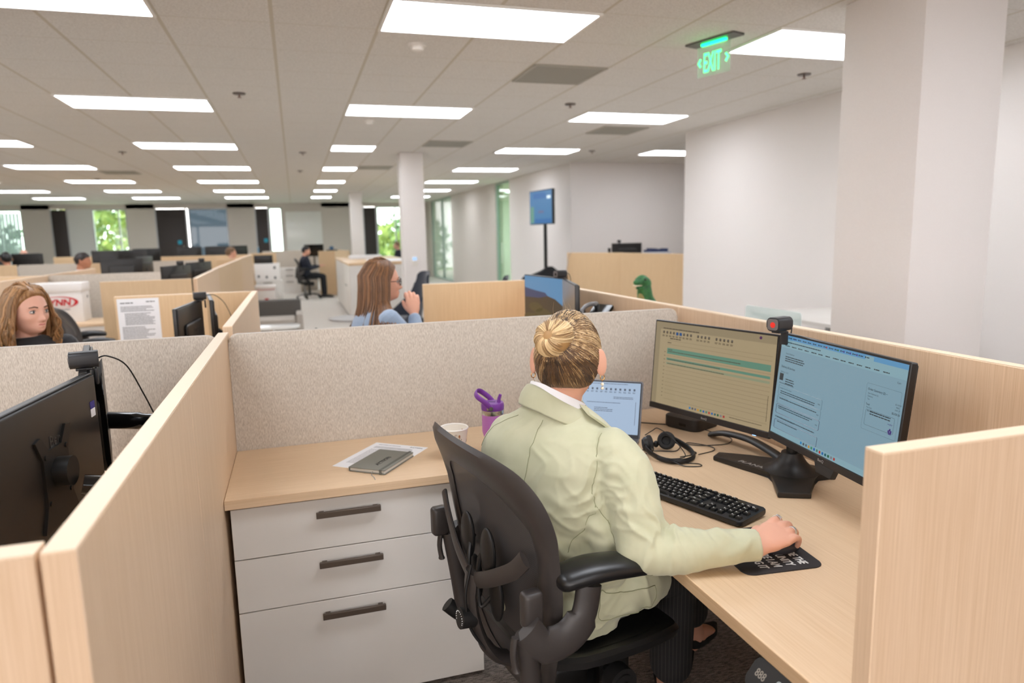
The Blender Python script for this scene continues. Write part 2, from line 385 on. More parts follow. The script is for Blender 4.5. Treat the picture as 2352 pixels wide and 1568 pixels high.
# outdoors: lawn and trees beyond the windows
struct('trim_lawn', G().box(-60, 60, 30, 120, -4.1, -4).box(9.4, 60, -10, 30, -4.1, -4), mat('grass', (110,140,60), .9))
leafm = add_noise(mat('leaves', (150,156,84), .7), (92,112,58), (1.4,1.4,1.4), 3)
leafm2 = add_noise(mat('leaves_green', (104,128,84), .7), (62,88,58), (1.4,1.4,1.4), 3)
def tree(x, y, h, r, m, label):
    t = thing('tree', label, 'tree', (x, y, -4), group='trees outside the windows')
    g = G(); g.cyl((0,0,0),(0,0,h*.55),.22,.12,10)
    for k in range(4):
        a = k*1.6; g.tube([(0,0,h*.35),(r*.3*math.cos(a),r*.3*math.sin(a),h*.55),(r*.6*math.cos(a),r*.6*math.sin(a),h*.75)],[.1,.06,.03],6)
    part('trunk', g, mat('bark', (90,75,60), .9), t)
    g = G(); rnd = random.Random(int(x*13+y))
    for k in range(900):
        u = rnd.uniform(-1,1); a = rnd.uniform(0,2*PI); q = math.sqrt(1-u*u); s = rnd.uniform(.55,1)
        c = Vector((r*s*q*math.cos(a), r*s*q*math.sin(a), h*.68+h*.32*u*s))
        n = Vector((rnd.gauss(0,1),rnd.gauss(0,1),rnd.gauss(0,1))).normalized(); p = n.orthogonal().normalized(); q_ = n.cross(p); z = rnd.uniform(.14,.3)
        g.add([c+p*z, c+q_*z*.6, c-p*z, c-q_*z*.6], [(0,1,2,3)])
    part('crown', g, m, t, smooth=False, recalc=False)
tree(-8.4, 37, 7.6, 2.4, leafm, 'yellow green tree outside the window between the dark doors')
tree(-10.4, 44, 9.5, 3.2, leafm2, 'tall mid green tree outside behind the yellow green tree')
tree(-14, 36, 7.5, 2.6, leafm2, 'green tree outside the leftmost window behind the blind')
tree(4.6, 38, 6.2, 2.4, leafm, 'yellow green tree outside the window beside the middle pillar')
tree(7.4, 46, 7.2, 2.6, leafm2, 'darker green tree outside behind the window by the middle pillar')
tree(14, 22, 7.5, 2.5, leafm2, 'green tree outside beyond the glass walled meeting room')
tree(15, 27, 7.2, 2.4, leafm, 'yellow tree outside beyond the far end of the meeting room')
# ---------------------------------------------------------------- ceiling lamps on the tile grid
T = .6096
lampm = mat('lamp_diffuser', (250,250,250), .4, emit=(242,247,255), es=PANEL_POWER)
def lampmeshes(w_):
    g = G(); a = .018
    g.box(a, w_-a, a, T-a, -.010, -.004)
    d = g.mesh('diffuser')
    g = G()
    g.box(0, w_, 0, a, -.014, -.001).box(0, w_, T-a, T, -.014, -.001).box(0, a, a, T-a, -.014, -.001).box(w_-a, w_, a, T-a, -.014, -.001)
    f = g.mesh('frame'); d.materials.append(lampm); f.materials.append(mat('lamp_frame', (235,232,226), .5)); return d, f
LM = {2: lampmeshes(2*T), 1: lampmeshes(T)}
colw = {-12:'the far left column', -8:'the second column from the left', -4:'the column left of centre', 0:'the centre column', 4:'the column right of centre', 8:'the column above the recess'}
roww = {-11:'behind the camera', -6:'just behind the camera', -1:'nearest to the camera', 4:'second from the camera', 9:'third from the camera', 14:'fourth from the camera', 19:'fifth from the camera', 24:'sixth from the camera', 29:'seventh, nearest the far wall'}
for c_ in (-12,-8,-4,0,4,8):
    for r_ in (-11,-6,-1,4,9,14,19,24,29):
        x = .568+c_*T; y = 4.506+r_*T; n = 2
        if c_ == 0 and r_ >= 9: n = 1
        if c_ == 8 and r_ != 9: continue
        t = thing('ceiling_light', '%s light panel in %s, %s' % ('square' if n == 1 else 'long', colw[c_], roww[r_]), 'light', (x, y, CEIL), group='square lit panels in the ceiling' if n == 1 else 'long lit panels in the ceiling')
        link('diffuser', LM[n][0], None, t); link('frame', LM[n][1], None, t)
for k, (c_, r_) in enumerate(((9, 14), (9, 19), (9, 25), (8, 31))):
    t = thing('ceiling_light', 'long light panel over the meeting room behind the glass, number %s from the recess' % ('first','second','third','fourth')[k], 'light', (.568+c_*T, 4.506+r_*T, CEIL-.004), group='light panels in the meeting rooms')
    link('diffuser', LM[2][0], None, t); link('frame', LM[2][1], None, t)
# vents, sprinklers, detectors
ventm = mat('grey_vent', (168,164,152), .5)
def vent(c_, r_, lab):
    t = thing('ceiling_vent', lab, 'vent', (.568+c_*T, 4.506+r_*T, CEIL))
    part('frame', G().box(.01,T-.01,.01,.03,-.012,-.001).box(.01,T-.01,T-.03,T-.01,-.012,-.001).box(.01,.03,.03,T-.03,-.012,-.001).box(T-.03,T-.01,.03,T-.03,-.012,-.001), ventm, t)
    part('grille', G().box(.03, T-.03, .03, T-.03, -.008, -.002), add_noise(mat('perforated_vent', (160,157,146), .6), (146,142,130), (300,300,1), 1), t)
vent(2, 1, 'square grey perforated vent between the nearest lights'); vent(2, 8, 'grey ceiling vent left of the long lights, near the middle pillar')
vent(5, 5.5, 'grey ceiling vent just behind the long light nearest the recess'); vent(-6.2, 15.6, 'small dark vent at the upper left between distant lights')
vent(1, 13.6, 'distant flat vent left of the middle pillar top')
sprm = mat('sprinkler_metal', (120,112,108), .4, .6)
spl = [((-.37,6.64),'sprinkler head above the left cubicles, right of the second long light'),((-2.2,11.1),'small sprinkler left of the third row lights'),((.2,10.9),'small sprinkler left of the square light panels'),((2.665,6.59),'sprinkler between the grey vent and the long light'),((4.09,5.0),'sprinkler beside the rightmost near light, left of the big pillar'),((4.49,10.22),'small sprinkler close to the recess wall'),((.185,13.8),'tiny sprinkler near the square lights'),((-3.6,15.7),'tiny sprinkler among the far left lights')]
for (x,y), lab in spl:
    t = thing('sprinkler', lab, 'sprinkler', (x, y, CEIL), group='ceiling sprinklers')
    part('escutcheon', G().lathe([(.001,-.001),(.055,-.002),(.05,-.012),(.02,-.016),(.001,-.016)], 20), sprm, t)
    part('head', G().cyl((0,0,-.016),(0,0,-.036),.008,.006,10).cyl((0,0,-.036),(0,0,-.039),.018,.018,12), mat('sprinkler_brown', (120,84,72), .5), t)
for (x,y), lab in (((.853,4.77),'white round smoke detector below the big near light'),((.853,7.86),'small white smoke detector behind the second light')):
    t = thing('smoke_detector', lab, 'detector', (x, y, CEIL), group='smoke detectors')
    part('base', G().lathe([(.001,-.001),(.06,-.002),(.058,-.02),(.001,-.022)], 24), mat('detector_white', (232,226,218), .5), t)
    part('cap', G().lathe([(.045,-.02),(.04,-.042),(.02,-.05),(.001,-.051)], 24, cap=False), mat('detector_white'), t)
# exit sign
ex = thing('exit_sign', 'green lit glass EXIT sign with arrows hanging from the ceiling', 'sign', (2.745, 4.245, CEIL), R(-73))
exm = mat('exit_plate', (96,92,86), .5)
part('ceiling_plate', G().prism(rr2(-.20,.20,-.06,.06,.01), -.012, -.001), exm, ex)
part('housing', G().box(-.10,.10,-.010,.010,-.026,-.012), mat('green_led_strip', (40,200,110), .4, emit=(10,235,110), es=5), ex)
part('glass_plate', G().box(-.135,.135,-.004,.004,-.225,-.028,.001), frost('edge_lit_glass', (190,235,200), .22, .2), ex)
exg = mat('exit_letters', (80,255,140), .5, emit=(60,255,130), es=2.2)
text('lettering', 'EXIT', .178, exg, ex, frame((-.083,-.0055,-.198),(1,0,0),(0,0,1)), xs=.41, bold=.001)
for s_ in (-1, 1):
    g = G(); g.tube([(s_*.104,-.006,-.108),(s_*.123,-.006,-.133),(s_*.104,-.006,-.158)], [(.007,.0008)]*3, 6, up=(0,1,0)); part('arrow', g, exg, ex)
# ================================================================ cubicles: panels, screens, desks
PT = 1.17
TPAN = .036
pan_m = {'n': wood_v, 'f': wood_far}
edge_m = mat('maple_edge_band', (240,216,186), .45)
def panel(lab, x0, y0, x1, y1, m=None, z1=PT, group='maple cubicle panels', seam=(), z0=.02):
    """upright maple board from (x0,y0) to (x1,y1)"""
    a = math.atan2(y1-y0, x1-x0); L = math.hypot(x1-x0, y1-y0)
    t = thing('cubicle_panel', lab, 'partition', (x0, y0, 0), a, group)
    g = G()
    cuts = [0]+list(seam)+[L]
    for i in range(len(cuts)-1): g.box(cuts[i]+(.0006 if i else 0), cuts[i+1]-.0006, -TPAN/2, TPAN/2, z0, z1-.002, .0015, 1)
    part('board', g, m or wood_v, t)
    part('top_edge', G().box(.001, L-.001, -TPAN/2+.001, TPAN/2-.001, z1-.0025, z1), edge_m, t)
    return t
def screen(lab, x0, x1, y, z0=.72, z1=PT-.002, th=.034, r=.03, group='oatmeal fabric privacy screens'):
    g = G(); g.M = Matrix.Translation((0,y+th/2,0)) @ Matrix.Rotation(PI/2, 4, 'X')
    g.prism(rr2(x0, x1, z0, z1, r), 0, th, .008, 3)
    return solo('privacy_screen', g, fab, lab, 'screen', group=group)
# --- our workstation
panel('long left maple panel nearest the camera, black monitors behind it', -.268, .83, -.268, 2.70, seam=(.87,))
panel('maple panel crossing at the lower left corner of the photo', -1.9, .848, -.290, .848)
panel('maple end panel at the right front, nearest the camera', .806, .80, 1.584, .80)
panel('long right maple panel behind the two lit monitors', 1.605, .782, 1.605, 4.83, seam=(1.9,))
screen('long oatmeal fabric screen behind the blonde woman', -.249, 1.555, 2.655, .70)
screen('oatmeal fabric screen behind the black monitors at the left', -2.3, -.288, 2.655, .70)
# --- second row
panel('maple panel running away behind the left screen, beside the gap', -.27, 2.885, -.27, 4.86, seam=(1.2,))
panel('maple panel with a printed sheet pinned to it', -1.085, 4.835, -.291, 4.835, wood_far)
panel('short maple panel in front of the dark lounge chair', .83, 4.80, 1.58, 4.80, wood_far)
# --- third row and beyond (left block)
panel('honey maple panel just behind the panel with the printed sheet', -1.62, 6.775, -.90, 6.775, wood_far)
panel('slanting maple panel running away to the grey aisle', -.872, 6.80, -.925, 9.2, None)
panel('maple end panel at the far end of the slanting panel', -.93, 9.23, -.95, 13.38, wood_far)
screen('oatmeal screen behind the white cardboard box', -2.55, -1.35, 8.62, .0, group='far oatmeal screens')
panel('maple panel behind the auburn haired woman, at the left edge', -2.62, 6.9, -2.56, 8.6, None)
panel('maple panel at the left edge behind the auburn woman', -4.6, 8.55, -2.56, 8.62, wood_far)
panel('maple panel running away behind the far desk mat', -2.60, 8.72, -2.56, 10.5, None)
panel('honey maple panel in the middle of the left block', -3.40, 13.15, -2.72, 13.2, wood_far)
panel('maple panel turning away beside the middle honey panel', -2.70, 13.2, -2.60, 14.1, None)
screen('distant oatmeal screen right of the middle honey panel', -2.58, -1.56, 13.45, .0, group='far oatmeal screens')
panel('distant maple panel at the left edge with a dark monitor on it', -5.2, 13.4, -4.42, 13.5, wood_far)
screen('distant oatmeal screen behind the dark haired head', -4.4, -3.45, 13.5, .0, group='far oatmeal screens')
panel('distant maple panel below the tree window', -4.4, 16.9, -3.3, 17.0, wood_far)
panel('long distant maple panel below the dark door', -3.2, 17.2, -1.0, 17.0, wood_far)
panel('tall maple end panel at the right of the left block', -1.35, 13.4, -.95, 13.45, wood_far)
panel('maple side panel running back from the tall end panel', -.965, 13.47, -.95, 16.88, wood_v)
panel('distant maple panel end with a blue bottle on top', -1.05, 18.25, -.45, 18.27, wood_far)
panel('farthest maple panel at the left, below the blinds', -7.5, 17.0, -5.9, 17.1, wood_far)
panel('farthest maple panel at the left, beside the bald man', -5.8, 20.2, -4.6, 20.3, wood_far)
# --- desk block where the man in the dark jacket sits
panel('light maple end panel right of the man in the dark jacket', .575, 19.0, .99, 19.0, wood_far)
panel('maple panel behind the man in the dark jacket', 1.05, 20.8, 1.33, 18.6, wood_far)
screen('oatmeal screen in front of the far whiteboard', -.9, .58, 21.3, .0, group='far oatmeal screens')
# --- behind the spine, recess
panel('maple panel left of the seam near the green dinosaur', 4.42, 11.1, 4.99, 10.16, wood_far)
panel('maple panel behind the green dinosaur, against the white corner', 4.94, 10.12, 5.35, 8.7, wood_far)
# ---------------------------------------------------------------- worktops and desks
def desk(lab, x0, x1, y0, y1, m, z=.74, legs=True, group='maple desks'):
    t = thing('desk', lab, 'desk', ((x0+x1)/2, (y0+y1)/2, 0), 0, group); hx, hy = (x1-x0)/2, (y1-y0)/2
    part('desktop', G().box(-hx, hx, -hy, hy, z-.029, z, .0015, 1), m, t)
    if legs:
        for sy in (-1, 1):
            for sx in (-1, 1):
                part('leg', G().box(sx*(hx-.09)-.03, sx*(hx-.09)+.03, sy*(hy-.12)-.03, sy*(hy-.12)+.03, 0, z-.029, .003), mat('desk_leg', (150,148,146), .4, .4), t)
    return t
dk = desk('wide maple desk with the keyboard, monitors and mouse', .785, 1.583, .822, 2.634, wood_y)
# hand control under the front edge
ctm = mat('control_print', (150,142,130), .5); ctl2 = mat('control_arrow', (205,214,214), .5)
SF = frame((-.399,-.825,.709),(0,-1,0),(.62,0,.78))
q_ = G(); q_.M = SF; q_.prism(rr2(-.115,.115,-.058,.0,.014), -.010, .0012, .001, 1); part('control_panel', q_, mat('matte_black', (30,28,27), .5), dk)
part('edge_band', G().box(-.4005,-.3985,-.904,.904,.7115,.7385), wood('shaded_maple_edge_y', 1, (204,172,136), (188,154,116)), dk)  # darker edge wood, with some of the edge's shade mixed into its colour
text('height_digits', '888', .022, ctm, dk, SF @ Matrix.Translation((-.100,-.034,.0016)), xs=.8)
for k, s_ in enumerate(('^', 'v', '1', '2', '3', 'M')):
    x = -.038+k*.0265
    g = G(); g.M = SF; ring = [Vector((px, py, .0016)) for px, py in rr2(x-.0105, x+.0105, -.041, -.013, .005)]
    g.tube(ring+[ring[0]], .0007, 4)
    if k < 2:
        s = 1 if k == 0 else -1
        g.add([(x-.005,-.027-s*.005,.002),(x+.005,-.027-s*.005,.002),(x,-.027+s*.006,.002)],[(0,1,2)])
    part('button', g, ctl2 if k < 2 else ctm, dk, smooth=False)
    if k >= 2: text('button_mark', s_, .013, ctl2, dk, SF @ Matrix.Translation((x,-.0315,.0018)), align='CENTER')
# credenza with three drawers and its worktop
wt = solo('worktop', G().box(-.249, .783, 2.120, 2.636, .711, .74, .0015, 1), wood_x, 'maple worktop over the white drawers with notebook and cup', 'worktop')
def drawers(lab, x0, x1, y0, y1, rows, z1=.706, group=None, handle=(.115,), m=None):
    t = thing('drawer_cabinet', lab, 'cabinet', (x0, y0, 0), 0, group); wd = x1-x0; dp = y1-y0; m = m or white_lam
    part('body', G().box(.001, wd-.001, .021, dp, .012, z1, .001, 1), m, t)
    part('plinth', G().box(.02, wd-.02, .03, dp-.02, 0, .012), mat('matte_black'), t)
    z = z1
    for h_ in rows:
        d = part('drawer', G().box(0, wd, 0, .02, z-h_+.002, z-.001, .0012, 1), m, t)
        hx = wd*.448; zz = z-.045
        g = G(); g.box(hx-.098, hx+.098, -.026, -.014, zz-.009, zz+.009, .0012, 1).box(hx-.09,hx-.075,-.015,.001,zz-.006,zz+.006).box(hx+.075,hx+.09,-.015,.001,zz-.006,zz+.006)
        part('handle', g, bronze, d); z -= h_
    return t
drawers('white three drawer cabinet under the maple worktop', -.236, .530, 2.142, 2.62, (.163,.172,.354), .703)
# desks of the neighbours
desk('maple desk at the left, black monitors on arms over it', -1.15, -.290, .870, 2.634, wood_y)
desk('maple desk in the left cubicle of the auburn haired woman', -1.10, -.290, 2.74, 4.81, wood_y)
desk('maple desk in the booth of the woman with glasses', .84, 1.583, 2.695, 4.775, wood_y)
t2 = desk('white desk against the right wall with a frosted screen', 4.0, 4.9, 4.2, 5.5, white_lam)
solo('desk_screen', (lambda g: (setattr(g,'M',Matrix.Translation((3.993,0,0)) @ Matrix.Rotation(PI/2,4,'Z') @ Matrix.Rotation(PI/2,4,'X')), g.prism(rr2(4.80,5.55,.60,.80,.03),-.006,.006), g)[2])(G()), frost('frosted_acrylic', (226,240,236), .55), 'frosted acrylic screen clipped to the white desk by the wall', 'screen')
desk('maple desk behind the right panel with the green dinosaur', 1.75, 2.55, 3.0, 5.3, wood_y)
# left rear credenza with white box
drawers('white drawer cabinet below the white cardboard box', -2.50, -1.70, 7.62, 8.12, (.17,.17,.36), .70, 'white drawer cabinets far off')
solo('worktop', G().box(-2.55, -1.66, 7.60, 8.14, .702, .735, .002), wood_x, 'maple worktop under the white cardboard box', 'worktop')
desk('maple desk behind the honey panel of the third row', -1.58, -.98, 6.82, 8.55, wood_y)
desk('maple desk in the cubicle with the dark haired head', -2.55, -1.85, 10.6, 12.9, wood_y)
desk('far maple desk with dark monitors below the tree window', -4.4, -2.8, 14.2, 16.7, wood_y)
desk('far maple desk with monitors left of the dark door', -3.1, -1.2, 17.3, 19.5, wood_y)
desk('far maple desk at the left edge with dark monitors', -6.6, -4.7, 14.9, 16.6, wood_y)
desk('desk of the man in the dark jacket', .1, 1.0, 19.2, 20.8, wood_x, group='maple desks')
drawers('white drawer cabinet behind the man in the dark jacket', -.42, .10, 20.4, 20.9, (.17,.17,.36), .70, 'white drawer cabinets far off')
# island counter
isl = thing('island_counter', 'white storage island with maple top beside the middle pillar', 'counter', (.88, 12.7, 0))
part('body', G().box(.02, 1.25, .02, 4.2, .06, 1.01, .003), white_lam, isl)
part('plinth', G().box(.05, 1.2, .05, 4.15, 0, .06), bb, isl)
part('countertop', G().box(0, 1.30, 0, 4.25, 1.01, 1.05, .006), wood_far, isl)
part('drawer_pull', G().box(-.012, .02, .8, 1.1, .60, .625, .004), chrome, isl)
solo('document_stack', G().box(1.1,1.75,15.1,15.6,1.05,1.12,.004), paper, 'stack of papers and folders on the maple topped island', 'papers')
solo('large_drawing', G().box(1.35,2.1,13.1,14.6,1.0505,1.056), mat('bright_paper', (250,250,252), .7), 'large white drawing spread on the island counter', 'paper')
# ================================================================ monitors
scr_m = {}
def emat(name, rgb, es=1.0):
    """a lit part of a display"""
    if name in MATS: return MATS[name]
    m = mat(name, (10,10,10), .25, emit=rgb, es=es*.72); return m
def quad(g, x0, x1, y0, y1, z, mi=0): g.add([(x0,y0,z),(x1,y0,z),(x1,y1,z),(x0,y1,z)], [(0,1,2,3)], mi)
def lines(g, x0, y, h, n, lead, wmin, wmax, rnd, z, mi=0, word=True):
    """rows of grey words"""
    for i in range(n):
        x = x0; end = x0+rnd.uniform(wmin, wmax)
        while x < end:
            wl = min(rnd.uniform(.006,.02)*(h/.0035), end-x); quad(g, x, x+wl, y-i*lead, y-i*lead+h, z, mi); x += wl+h*.5
MW, MH = .539, .332
def monitor(label, c, face, tilt, screen_cb=None, brand=True, group=None, bulge=True):
    """c: centre of the front; face: heading the screen looks toward (deg)"""
    t = thing('monitor', label, 'monitor', (c[0], c[1], c[2]), R(face), group)   # local +X = screen normal, +Y = viewer's right... 
    T0 = Matrix.Rotation(-R(tilt), 4, 'Y')
    # local frame: x right (viewer), y up, z toward the viewer
    F = T0 @ Matrix(((0,0,1,0),(1,0,0,0),(0,1,0,0),(0,0,0,1)))
    g = G(); g.M = F; hw, hh = MW/2, MH/2
    g.prism(rr2(-hw, hw, -hh, hh, .004, 3), -.018, -.0002, .0015, 1)
    g.prism(rr2(-hw+.004, hw-.004, -hh+.004, hh-.004, .006, 3), -.0250, -.0181, .004, 2); bulge and g.prism(rr2(-hw+.10, hw-.10, -hh+.04, hh-.09, .02, 4), -.0405, -.0251, .010, 3)
    part('housing', g, mat('monitor_black', (30,28,27), .34), t)
    g = G(); g.M = F; g.box(-hw+.001, hw-.001, -hh+.0005, -hh+.021, -.002, .0035, .001, 1); part('chin', g, mat('monitor_chin', (38,34,32), .35), t)
    g = G(); g.M = F
    quad(g, -hw+.006, hw-.006, -hh+.022, hh-.006, .0004)
    s = part('screen', g, scr_m.get('off') or mat('dark_screen', (12,12,13), .12), t, recalc=False)
    if brand:
        text('brand_mark', 'BenQ', .011, mat('brand_print', (160,155,150), .4), t, F @ Matrix.Translation((0,-hh+.006,.0037)), align='CENTER')
        text('brand_relief', 'BenQ', .036, mat('brand_relief_black', (62,58,56), .3), t, F @ Matrix.Translation((.0 if bulge else -.03,.02 if bulge else .055,-.0405 if bulge else -.0254)) @ Matrix.Rotation(PI,4,'Y'), align='CENTER', ext=.0008)
    if screen_cb: screen_cb(t, s, F)
    return t, F
def setscreen(s, m): s.data.materials.clear(); s.data.materials.append(m)
X0, X1, Y0, Y1 = -MW/2+.006, MW/2-.006, -MH/2+.022, MH/2-.006
SW, SH = X1-X0, Y1-Y0
def U(u): return X0+u*SW
def Vv(v): return Y1-v*SH
taskcols = [(40,150,220),(90,100,110),(110,120,140),(230,170,60),(60,160,120),(30,110,200),(80,150,130),(210,60,50),(30,120,200),(20,110,120),(20,110,70),(150,150,160),(200,60,60)]
def taskbar(t, F, u0, v, m_name):
    for k, c in enumerate(taskcols):
        g = G(); g.M = F; x = U(u0)+k*.0127
        g.prism(rr2(x, x+.0075, Vv(v), Vv(v)+.0075, .002, 2), .0007, .0009)
        part('taskbar_icon', g, emat(m_name+'_icon_%d' % k, c, .45), t)
def screen1(t, s, F):
    setscreen(s, emat('calendar_page_glow', (176,158,124), .62))
    g = G(); g.M = F
    quad(g, X0, X1, Vv(.085), Y1, .0006); quad(g, X0, U(.045), Y0, Vv(.085), .0006)
    part('side_and_title_bar', g, emat('calendar_bar_glow', (158,142,112), .6), t, recalc=False)
    g = G(); g.M = F; rnd = random.Random(3)
    quad(g, U(.12), U(.975), Vv(.375), Vv(.305), .0008); quad(g, U(.12), U(.975), Vv(.452), Vv(.424), .0008)
    part('calendar_event', g, emat('event_teal_glow', (100,145,124), .62), t, recalc=False)
    g = G(); g.M = F; quad(g, U(.12), U(.975), Vv(.502), Vv(.476), .0008)
    part('calendar_event', g, emat('event_pale_glow', (148,156,126), .62), t, recalc=False)
    g = G(); g.M = F
    for v in (.215,.262,.40,.54,.585,.63,.675,.72,.765,.81,.855,.925): quad(g, U(.12), U(.98), Vv(v), Vv(v)+.0007, .0010)
    part('ruled_line', g, emat('rule_glow', (140,124,96), .55), t, recalc=False)
    g = G(); g.M = F
    lines(g, U(.07), Vv(.078), .0035, 1, .006, .17, .18, rnd, .0011)
    for k in range(20):
        x = U(.07)+k*.0165
        if k in (9,14): continue
        g.prism(rr2(x, x+.0085, Vv(.135), Vv(.135)+.0095, .002, 2), .0010, .0012)
        lines(g, x-.002, Vv(.160), .002, 2, .0034, .009, .012, rnd, .0011)
    lines(g, U(.14), Vv(.195), .004, 1, .006, .05, .055, rnd, .0011); lines(g, U(.12), Vv(.245), .003, 1, .006, .018, .02, rnd, .0011)
    lines(g, U(.13), Vv(.330), .0026, 1, .005, .02, .03, rnd, .0012); lines(g, U(.13), Vv(.350), .0026, 1, .005, .32, .33, rnd, .0012)
    lines(g, U(.13), Vv(.445), .0026, 1, .005, .24, .25, rnd, .0012); lines(g, U(.13), Vv(.497), .0026, 1, .005, .26, .27, rnd, .0012)
    for k in range(13): lines(g, U(.095), Vv(.36+k*.045), .002, 1, .005, .004, .006, rnd, .0011)
    quad(g, U(.972), U(.975), Vv(.90), Vv(.63), .0012)
    lines(g, U(.70), Vv(.955), .002, 1, .005, .12, .13, rnd, .0011)
    part('screen_print', g, emat('calendar_print_glow', (96,84,66), .5), t, recalc=False)
    g = G(); g.M = F
    for k in (4, 5): g.prism(rr2(U(.07)+k*.0165-.001, U(.07)+k*.0165+.0105, Vv(.14), Vv(.14)+.011, .002, 2), .0012, .0014)
    part('ribbon_icon', g, emat('icon_blue_glow', (30,90,150), .5), t)
    g = G(); g.M = F @ Matrix.Translation((U(.885), Vv(.035), .0012)); g.cyl((0,0,0),(0,0,.0003),.005); part('account_badge', g, emat('badge_glow', (90,40,100), .5), t)
    taskbar(t, F, .36, .975, 'cal')
m1, F1 = monitor('left lit monitor of the pair, tan calendar page on screen', (1.336, 2.058, 1.007), 195.5, 5.0, screen1)
def screen2(t, s, F):
    setscreen(s, emat('shop_page_glow', (134,168,184), .60))
    g = G(); g.M = F; rnd = random.Random(5); quad(g, X0, X1, Vv(.042), Y1, .0006)
    part('tab_strip', g, emat('tab_strip_glow', (96,156,200), .62), t, recalc=False)
    g = G(); g.M = F; quad(g, X0, X1, Vv(.125), Vv(.042), .0006); quad(g, U(.715), U(.775), Vv(.042), Vv(.008), .0008); quad(g, X0, X1, Y0, Vv(.945), .0006)
    part('tool_bar', g, emat('tool_bar_glow', (142,180,192), .6), t, recalc=False)
    dk_ = emat('shop_print_glow', (52,64,72), .42); FT = lambda u, v: F @ Matrix.Translation((U(u), Vv(v), .0010))
    g = G(); g.M = F
    for k in range(16):
        x = .015+k*.0465; quad(g, U(x), U(x)+.004, Vv(.030), Vv(.030)+.004, .0010); lines(g, U(x)+.006, Vv(.028), .0024, 1, .004, .009, .013, rnd, .0010)
    lines(g, U(.05), Vv(.072), .0026, 1, .004, .16, .17, rnd, .0010)
    for k in range(14):
        x = .03+k*.062; lines(g, U(x)+.006, Vv(.108), .0026, 1, .004, .018, .026, rnd, .0010)
    lines(g, U(.055), Vv(.215), .0028, 3, .0062, .05, .10, rnd, .0010)
    lines(g, U(.085), Vv(.435), .0028, 3, .0068, .03, .06, rnd, .0010)
    for (v, n) in ((.565,2),(.64,1),(.72,2),(.83,1)):
        lines(g, U(.05), Vv(v), .0024, n, .006, .14, .19, rnd, .0010)
    lines(g, U(.055), Vv(.875), .0024, 1, .006, .10, .12, rnd, .0010)
    lines(g, U(.80), Vv(.455), .0026, 2, .006, .07, .08, rnd, .0010)
    quad(g, U(.022), U(.06), Vv(.455), Vv(.385), .0008)
    part('screen_print', g, dk_, t, recalc=False)
    def bx(u0, u1, v0, v1, m, w_=.0009):
        g = G(); g.M = F; P = [Vector((px,py,.0012)) for px, py in rr2(U(u0), U(u1), Vv(v1), Vv(v0), .004, 3)]
        g.tube(P+[P[0]], w_/2, 4); part('box_outline', g, m, t, smooth=False)
    thin = emat('thin_outline_glow', (92,116,128), .5); pur = emat('violet_outline_glow', (62,52,92), .45)
    bx(.03,.44,.505,.600,thin); bx(.03,.44,.607,.690,thin); bx(.03,.44,.700,.790,pur,.0013); bx(.03,.44,.855,.945,pur,.0012); bx(.755,.985,.225,.61,thin,.0005); bx(.772,.965,.44,.57,thin)
    for (u, v, st, sz, b_) in ((.055,.185,'Secure Checkout',.0062,0),(.028,.325,'Delivery & Services',.0090,.0001),(.028,.375,'Delivery 1 of 2',.0064,0),(.028,.487,'Select the best option for you',.0062,.0001),
            (.04,.538,'Outside Your Front Door',.0058,0),(.04,.634,'Your Room of Choice',.0056,0),(.04,.728,'Full Service Delivery',.0056,0),(.028,.835,'When would you like this delivery?',.0072,.0001),
            (.765,.280,'Order Summary (2) ~',.0078,.0001),(.77,.312,'Item Subtotal (2)',.0054,0),(.77,.336,'Delivery',.0054,0),(.77,.360,'Tax',.0054,0),(.765,.405,'Total',.0066,.0001),(.77,.428,'You Save',.0054,0),
            (.78,.455,'Earn $126.00 in Rewards!',.0052,.0001),(.945,.165,'Cart',.0068,0),(.955,.335,'$2,338.99',.0050,0),(.962,.357,'FREE',.005,0),(.957,.379,'$181.27',.005,0),(.94,.412,'$2,520.26',.0068,.0001),(.405,.56,'FREE',.005,0),(.405,.66,'FREE',.005,0),(.405,.755,'FREE',.005,0)):
        text('screen_lettering', st, sz, dk_, t, FT(u, v), bold=b_, ext=0)
    g = G(); g.M = F
    for dx, dy in ((-.004,0),(.0,.004),(.004,0),(-.002,-.004),(.003,-.004)): g.box(U(.945)+dx-.002, U(.945)+dx+.002, Vv(.555)+dy-.003, Vv(.555)+dy+.003, .001, .0014)
    part('violet_emblem', g, emat('violet_glow', (70,30,130), .5), t); text('emblem_lettering', 'wayfair', .006, emat('violet_glow', (70,30,130)), t, FT(.925,.505), ext=0)
    for k, (u, c) in enumerate(((.41,(200,40,60)),(.505,(40,140,80)),(.55,(90,60,160)),(.60,(90,60,160)),(.65,(90,60,160)),(.12,(60,60,160)))):
        g = G(); g.M = F @ Matrix.Translation((U(u)+.002, Vv(.028)+.0012, .0012)); g.cyl((0,0,0),(0,0,.0003),.0026,n=10); part('tab_icon', g, emat('tab_icon_%d' % k, c, .45), t)
    taskbar(t, F, .30, .985, 'shop')
m2, F2 = monitor('right lit monitor of the pair, blue shopping page on screen', (1.364, 1.513, 1.020), 173.1, 5.9, screen2)
# sensor under the right monitor
g = G(); g.M = F2; g.prism([(-.035,-.20),(.03,-.20),(.045,-MH/2+.0006),(-.05,-MH/2+.0006)], -.03, -.010, .004, 2); part('sensor', g, dark, m2)
# power light
g = G(); g.M = F1; g.box(.205,.217,-MH/2-.0008,-MH/2+.0006,-.001,.0035); part('power_light', g, emat('power_blue', (120,170,255), 4), m1)
